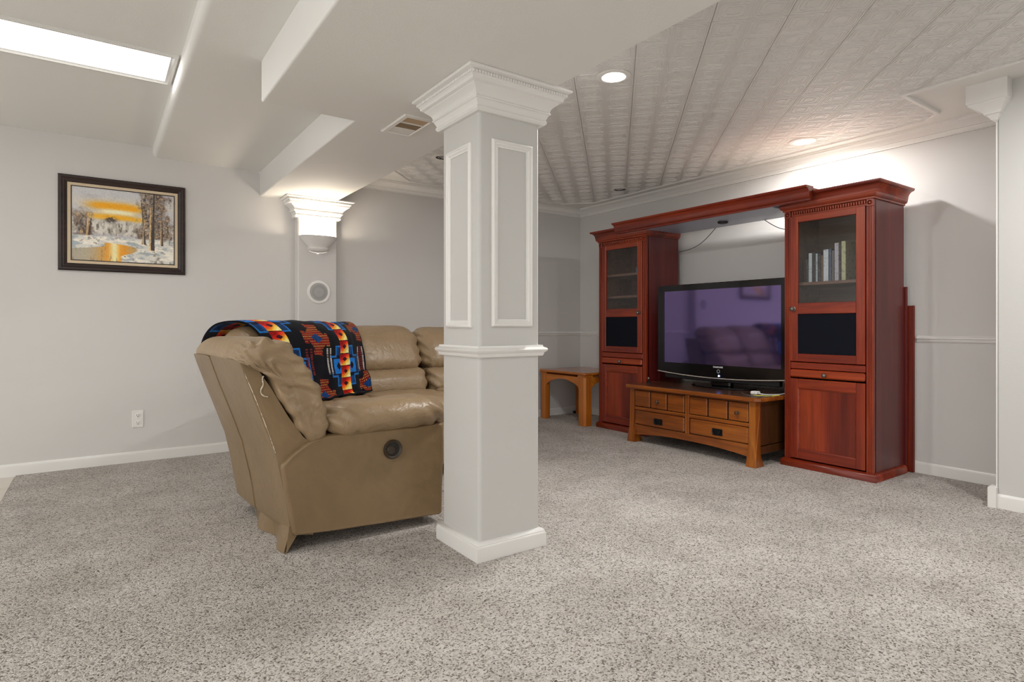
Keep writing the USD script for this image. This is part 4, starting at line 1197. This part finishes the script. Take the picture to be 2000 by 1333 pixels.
# skirt flap at the bottom of the back, peeling outwards
fy = np.linspace(2.505, 3.08, 24); fz = np.linspace(0, 1, 7)
P = np.zeros((24, 7, 3))
for i, y in enumerate(fy):
    for j, q in enumerate(fz):
        P[i, j] = (.640 + .018 * math.sin(y * 19) * (1 - q) - .012 * (1 - q) + SHX * .25 * (y - 2.5) + .008 * q, y, .008 + .105 * q)
g1 = grid_mesh(P); P2 = P + np.array([.004, 0, 0]); g2 = grid_mesh(P2); g2.invert()
tri = poly_prism([(.628, .007), (.684, .094), (.640, .115)], 2.500, 2.506, "y"); trimesh.repair.fix_normals(tri)
so.part("skirt_flap", cat_(g1, g2, tri), "leather_flat", smooth=40)
# seat, footrest front of the near recliner
def seat_d(p, P):
    return .012 * (meshkit.fbm(P * 5, 3, 21) - .5) + .004 * np.sin(P[:, 1] * 40 + P[:, 0] * 22 + 9 * meshkit.fbm(P * 4, 2, 22))


so.part("seat_cushion", puff(hexa(.76, 1.355, 2.70, 3.285, .30, .495, 0, .01), (.09, .07, .08), (.04, .03, .16), 34, seat_d, .003, 7, 4), "leather", smooth=True)
so.part("footrest", puff(hexa(1.24, 1.352, 2.665, 3.28, .09, .40), .03, (.2, 0, 0), 22, None, .004, 6, 5), "leather", smooth=True)
so.part("base", cat_(box(.70, 1.30, 2.66, 3.27, .06, .34, .02)), "leather_flat")
# -- corner wedge
A, B = np.array([.84, 3.34]), np.array([1.46, 3.74]); A2, B2 = np.array([.47, 3.33]), np.array([1.37, 4.06])
def back_hex(A, B, A2, B2, zb, zt, th=.20):
    A, B, A2, B2 = map(np.asarray, (A, B, A2, B2))
    dirn = lambda f, r: (r - f) / np.linalg.norm(r - f)
    da, db = dirn(A, A2), dirn(B, B2)
    fa_t, fb_t = A2 - da * th, B2 - db * th
    return [(*A, zb), (*fa_t, zt), (*(A + da * th * 1.5), zb), (*A2, zt), (*B, zb), (*fb_t, zt), (*(B + db * th * 1.5), zb), (*B2, zt)]


so.part("back_cushion", puff(back_hex(A, B, A2, B2, .44, .935, .20), (.09, .09, .09), (.02, .16, .02), 30, None, .008, 6, 6), "leather", smooth=True)
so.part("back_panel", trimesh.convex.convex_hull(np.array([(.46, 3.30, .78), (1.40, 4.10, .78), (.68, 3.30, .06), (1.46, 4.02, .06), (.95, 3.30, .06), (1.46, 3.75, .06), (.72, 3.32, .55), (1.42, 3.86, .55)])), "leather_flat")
so.part("seat_cushion", puff([(.90, 3.32, .30), (.90, 3.32, .485), (1.20, 3.66, .30), (1.20, 3.66, .49), (1.37, 3.30, .30), (1.37, 3.30, .495), (1.46, 3.70, .30), (1.46, 3.70, .49)], .06, (.02, .02, .15), 28, seat_d, .003, 7, 7), "leather", smooth=True)
# -- far seats, facing the camera, backs towards the far wall
def lean_hex(x0, x1, yf0, yf1, yr0, yr1, z0, z1):
    return [(x0, yf0, z0), (x0, yf1, z1), (x0, yr0, z0), (x0, yr1, z1), (x1, yf0, z0), (x1, yf1, z1), (x1, yr0, z0), (x1, yr1, z1)]


def cush_d(seed):
    def g(p, P):
        lowv = np.clip(-p[:, 2], 0, 1) ** 2
        pl = .005 * np.sin(p[:, 0] * 34 + 5 * meshkit.fbm(P * 5, 2, seed)) * lowv
        sx = np.clip((np.abs(p[:, 0]) - .7) / .3, 0, 1)
        cr = .007 * np.sin(P[:, 2] * 85 + p[:, 0] * 16 + 6 * meshkit.fbm(P * 5, 2, seed + 1)) * sx
        return pl + cr + .016 * (meshkit.fbm(P * 5, 3, seed + 2) - .5)
    return g


for x0, x1, dz in ((1.36, 1.905, 0), (1.905, 2.40, -.012)):
    sd = int(x0 * 100)
    so.part("back_cushion", puff(lean_hex(x0, x1, 3.735, 3.90, 4.0, 4.16, .62, .935 + dz), (.11, .11, .11), (.01, .22, .05), 36, cush_d(sd), .004, 7, sd), "leather", smooth=True)
    so.part("lumbar_cushion", puff(lean_hex(x0 + .01, x1 - .01, 3.69, 3.73, 3.95, 4.0, .455, .645), (.05, .07, .07), (.0, .18, 0), 30, cush_d(sd + 7), .003, 7, sd + 1), "leather", smooth=True)
    so.part("seat_cushion", puff(hexa(x0 + .01, x1 - .005, 3.20, 3.76, .32, .498), (.05, .09, .07), (.0, .04, .15), 28, seat_d, .003, 6, sd + 2), "leather", smooth=True)
    so.part("footrest", puff(hexa(x0 + .01, x1 - .005, 3.215, 3.30, .08, .37), .03, (0, .2, 0), 18, None, .003, 6, sd + 3), "leather", smooth=True)
so.part("base", box(1.38, 2.39, 3.30, 3.98, .06, .34, .02), "leather_flat")
so.part("back_panel", trimesh.convex.convex_hull(np.array([(x, y, z) for x in (1.40, 2.39) for y, z in ((3.95, .06), (4.06, .06), (4.20, .80), (4.02, .80))])), "leather_flat")
so.part("side_panel", puff(hexa(2.385, 2.425, 3.23, 4.10, .06, .47), .018, (.1, 0, 0), 20, None, .004, 6, 31), "leather_flat", smooth=True)
for x, y in ((.78, 2.74), (1.25, 2.74), (.80, 3.2), (1.25, 3.2), (1.55, 3.5), (1.55, 3.9), (2.3, 3.5), (2.3, 3.9)):
    so.part("foot", lathe([(0, .006), (.022, .006), (.026, .062), (0, .062)], (x, y, 0), "z", 14), "brown_plastic")

# ================================================================== blanket over the corner of the sofa
def blanket():
    nu, nv = 300, 250
    us = np.linspace(0, 1, nu); prof_t = np.linspace(0, 1, nv)
    th = .22
    P = np.zeros((nu, nv, 3))
    for i, u in enumerate(us):
        F_ = A + (B - A) * u; R_ = A2 + (B2 - A2) * u
        d = (R_ - F_) / np.linalg.norm(R_ - F_)
        fwd = lambda a, z: (R_[0] - d[0] * a, R_[1] - d[1] * a, z)
        run = np.linalg.norm(R_ - F_)
        # a: distance forward of the rear top edge
        key = np.array([(-.040, .845), (-.030, .875), (-.010, .907), (.040, .940), (.095, .952), (.150, .944), (.205, .905), (.235 + .01, .84), (.245 + (run - .245) * .25, .755), (.245 + (run - .245) * .55, .655), (.245 + (run - .245) * .85, .555), (run + .012, .505), (run + .05, .500)])
        s = spline(key, nv)
        P[i, :, 0] = R_[0] - d[0] * s[:, 0]; P[i, :, 1] = R_[1] - d[1] * s[:, 0]; P[i, :, 2] = s[:, 1]
    nrm = np.cross(np.gradient(P, axis=0), np.gradient(P, axis=1)); nrm /= np.linalg.norm(nrm, axis=2, keepdims=True)
    if nrm[nu // 2, nv // 2, 2] < 0:
        nrm = -nrm
    dd = .016 + .012 * (meshkit.fbm(P * 7, 3, 44) - .5) * 2 + .006 * np.sin(us * 26)[:, None] * np.linspace(0, 1, nv)[None] ** 2
    P = P + nrm * dd[..., None]
    # rest on the cushions: move every point to at least 14 mm outside them
    from scipy.spatial import cKDTree
    from scipy.ndimage import gaussian_filter
    V_, N_ = [], []
    for mm in SOFT:
        mm = trimesh.Trimesh(mm.vertices, mm.faces, process=False)
        if mm.volume < 0:
            mm.invert()
        t_ = mm.triangles_center; V_ += [np.array(mm.vertices), t_]; N_ += [np.array(mm.vertex_normals), np.array(mm.face_normals)]
    V_, N_ = np.vstack(V_), np.vstack(N_); tree = cKDTree(V_)
    for it in range(6):
        _, ii = tree.query(P.reshape(-1, 3)); ii = ii.reshape(nu, nv)
        sd_ = ((P - V_[ii]) * N_[ii]).sum(-1)
        push = np.clip(.015 - sd_, 0, .12)[..., None] * N_[ii]
        push = np.stack([gaussian_filter(push[..., k_], (3, 3)) for k_ in range(3)], -1) if it < 4 else push
        P = P + push
    P = np.stack([gaussian_filter(P[..., k_], (1.5, 1.5), mode="nearest") for k_ in range(3)], -1)
    return P, nrm


def blanket_colors(nu, nv):
    u, v = np.meshgrid(np.linspace(0, 1, nu), np.linspace(0, 1, nv), indexing="ij")      # v: rear hem -> front hem
    W_, L_ = 1.15, 1.05
    X, Y = u * W_, v * L_
    c = np.zeros((nu, nv, 3)) + np.array([13, 14, 22.])
    def setc(mask, col_):
        c[mask] = np.asarray(col_, float)
    def stripes_dots(mask, per, ax, c1, c2):
        ph = (ax / per) % 1
        setc(mask & (ph < .55), c1); setc(mask & (ph >= .55), c2)
    # red flame stripes
    def flame(x0, w):
        t = (X - x0) / w; m_ = np.abs(t) < .5
        ph = (Y / .105) % 1
        edge = np.abs(t) * 2
        r = np.clip(ph * 1.05 - .22 + .9 * np.clip(t + .12, -.1, .5), 0, 1)
        ramp = np.array([[150, 16, 14], [214, 34, 20], [240, 96, 24], [250, 190, 60], [252, 236, 150]], float)
        q = np.clip(r * 4, 0, 3.999); k_ = q.astype(int); fr_ = (q - k_)[..., None]
        colr = ramp[k_] * (1 - fr_) + ramp[np.minimum(k_ + 1, 4)] * fr_
        c[m_] = colr[m_]
        dm = m_ & ((np.abs(t) * 1.7 + np.abs(ph - .5) * 2.2) < .42); setc(dm, (60, 12, 30))
        bt_ = m_ & (np.abs(ph - .02) < .05) & (edge > .35); setc(bt_, (28, 10, 16))
    # blue stepped crosses
    def blue_cross(cx, cy, s):
        dx, dy = np.abs(X - cx), np.abs(Y - cy)
        o = ((dx < 1.25 * s) & (dy < .55 * s)) | ((dx < .80 * s) & (dy < 1.05 * s))
        i_ = ((dx < 1.17 * s) & (dy < .47 * s)) | ((dx < .72 * s) & (dy < .97 * s))
        setc(o, (30, 112, 190)); setc(i_, (14, 20, 44))
        f_ = (dx < 1.0 * s) & (dy < .38 * s) & ((dx * .9 + dy * 1.2) > .25 * s); setc(f_, (26, 118, 206))
        dm = (dx < .95 * s) & (np.abs(dx / s - .55) * 1.2 + dy / s < .22); setc(dm, (12, 14, 34))
        st_ = i_ & (dy > .55 * s) & ((X / .012 % 1) < .45) & (dx > .35 * s); setc(st_, (24, 84, 150))
    # red/yellow stepped crosses with blue centre
    def red_cross(cx, cy, s, tilt=0):
        dx0, dy0 = X - cx, Y - cy
        a = math.radians(tilt); dx, dy = np.abs(dx0 * math.cos(a) + dy0 * math.sin(a)), np.abs(-dx0 * math.sin(a) + dy0 * math.cos(a))
        o = ((dx < 1.0 * s) & (dy < .40 * s)) | ((dx < .40 * s) & (dy < 1.0 * s)) | ((dx < .7 * s) & (dy < .7 * s))
        hole = (dx < .72 * s) & (dy < .72 * s) & ~(((dx < .66 * s) & (dy < .34 * s)) | ((dx < .34 * s) & (dy < .66 * s)) | ((dx < .5 * s) & (dy < .5 * s))) & (dx + dy > .95 * s)
        ph = (X / .016 + np.floor(Y / .020) * .5) % 1; row = (Y / .020) % 1
        setc(o, (22, 12, 18)); setc(o & (row > .30), (116, 20, 20)); setc(o & (row < .30) & (ph < .5), (216, 160, 80)); setc(o & (row > .75) & (ph > .5), (170, 40, 30)); setc(hole, (14, 14, 22))
        b_ = (dx / (.46 * s) + dy / (.30 * s)) < 1; setc(b_, (24, 76, 140)); setc(b_ & ((X / .010 % 1) < .4), (12, 24, 60))
    def dots(x0, y0, y1, colr, w=.009):
        m_ = (np.abs(X - x0) < w) & (Y > y0) & (Y < y1) & ((Y / .013 % 1) < .6); setc(m_, colr)
    for fx in (.14, .80):
        blue_cross(fx, .26, .165); blue_cross(fx, .74, .165)
    for fx, cy in ((.46, .10), (.47, .50), (1.10, .42), (1.12, .93), (.47, .97)):
        red_cross(fx, cy, .135 if fx < 1 else .115, 8)
    for x0 in (.565, .605, 1.035, 1.115):
        dots(x0, .58, .80, (206, 200, 190)); dots(x0, .10, .22, (206, 200, 190))
    for x0 in (1.06, 1.09, .33, .37):
        m_ = (np.abs(X - x0) < .011) & (Y > .58) & (Y < .80); setc(m_ & ((Y / .02 % 1) < .7), (110, 36, 40))
    flame(.80, .125); flame(.14, .125)
    nz = meshkit.fbm(np.stack([X * 60, Y * 60, 0 * X], -1), 2, 3)
    c *= (.86 + .28 * nz)[..., None]
    hem = (v > .985) | (u > .992) | (u < .008); c[hem] = (16, 17, 26)
    return srgb(np.clip(c, 0, 255))


Pb, nb = blanket()
nu, nv = Pb.shape[:2]
cols = blanket_colors(nu, nv)
topm, botm = grid_mesh(Pb), grid_mesh((Pb - nb * .009)); botm.invert()
# close the rim
idx = np.arange(nu * nv).reshape(nu, nv)
rim = np.r_[idx[0, :], idx[1:, -1], idx[-1, -2::-1], idx[-2:0:-1, 0]]
V = np.vstack([topm.vertices, botm.vertices]); o = nu * nv
rf = []
for a, b in zip(rim, np.roll(rim, -1)):
    rf += [(a, b, b + o), (a, b + o, a + o)]
mb = trimesh.Trimesh(V, np.vstack([topm.faces, botm.faces + o, np.array(rf)]), process=False)
single("blanket", mb, "vcol", "black throw blanket with red, yellow and blue woven pattern, draped over the sofa corner", "blanket", smooth=True,
       col=np.vstack([cols.reshape(-1, 3), cols.reshape(-1, 3) * .6]))
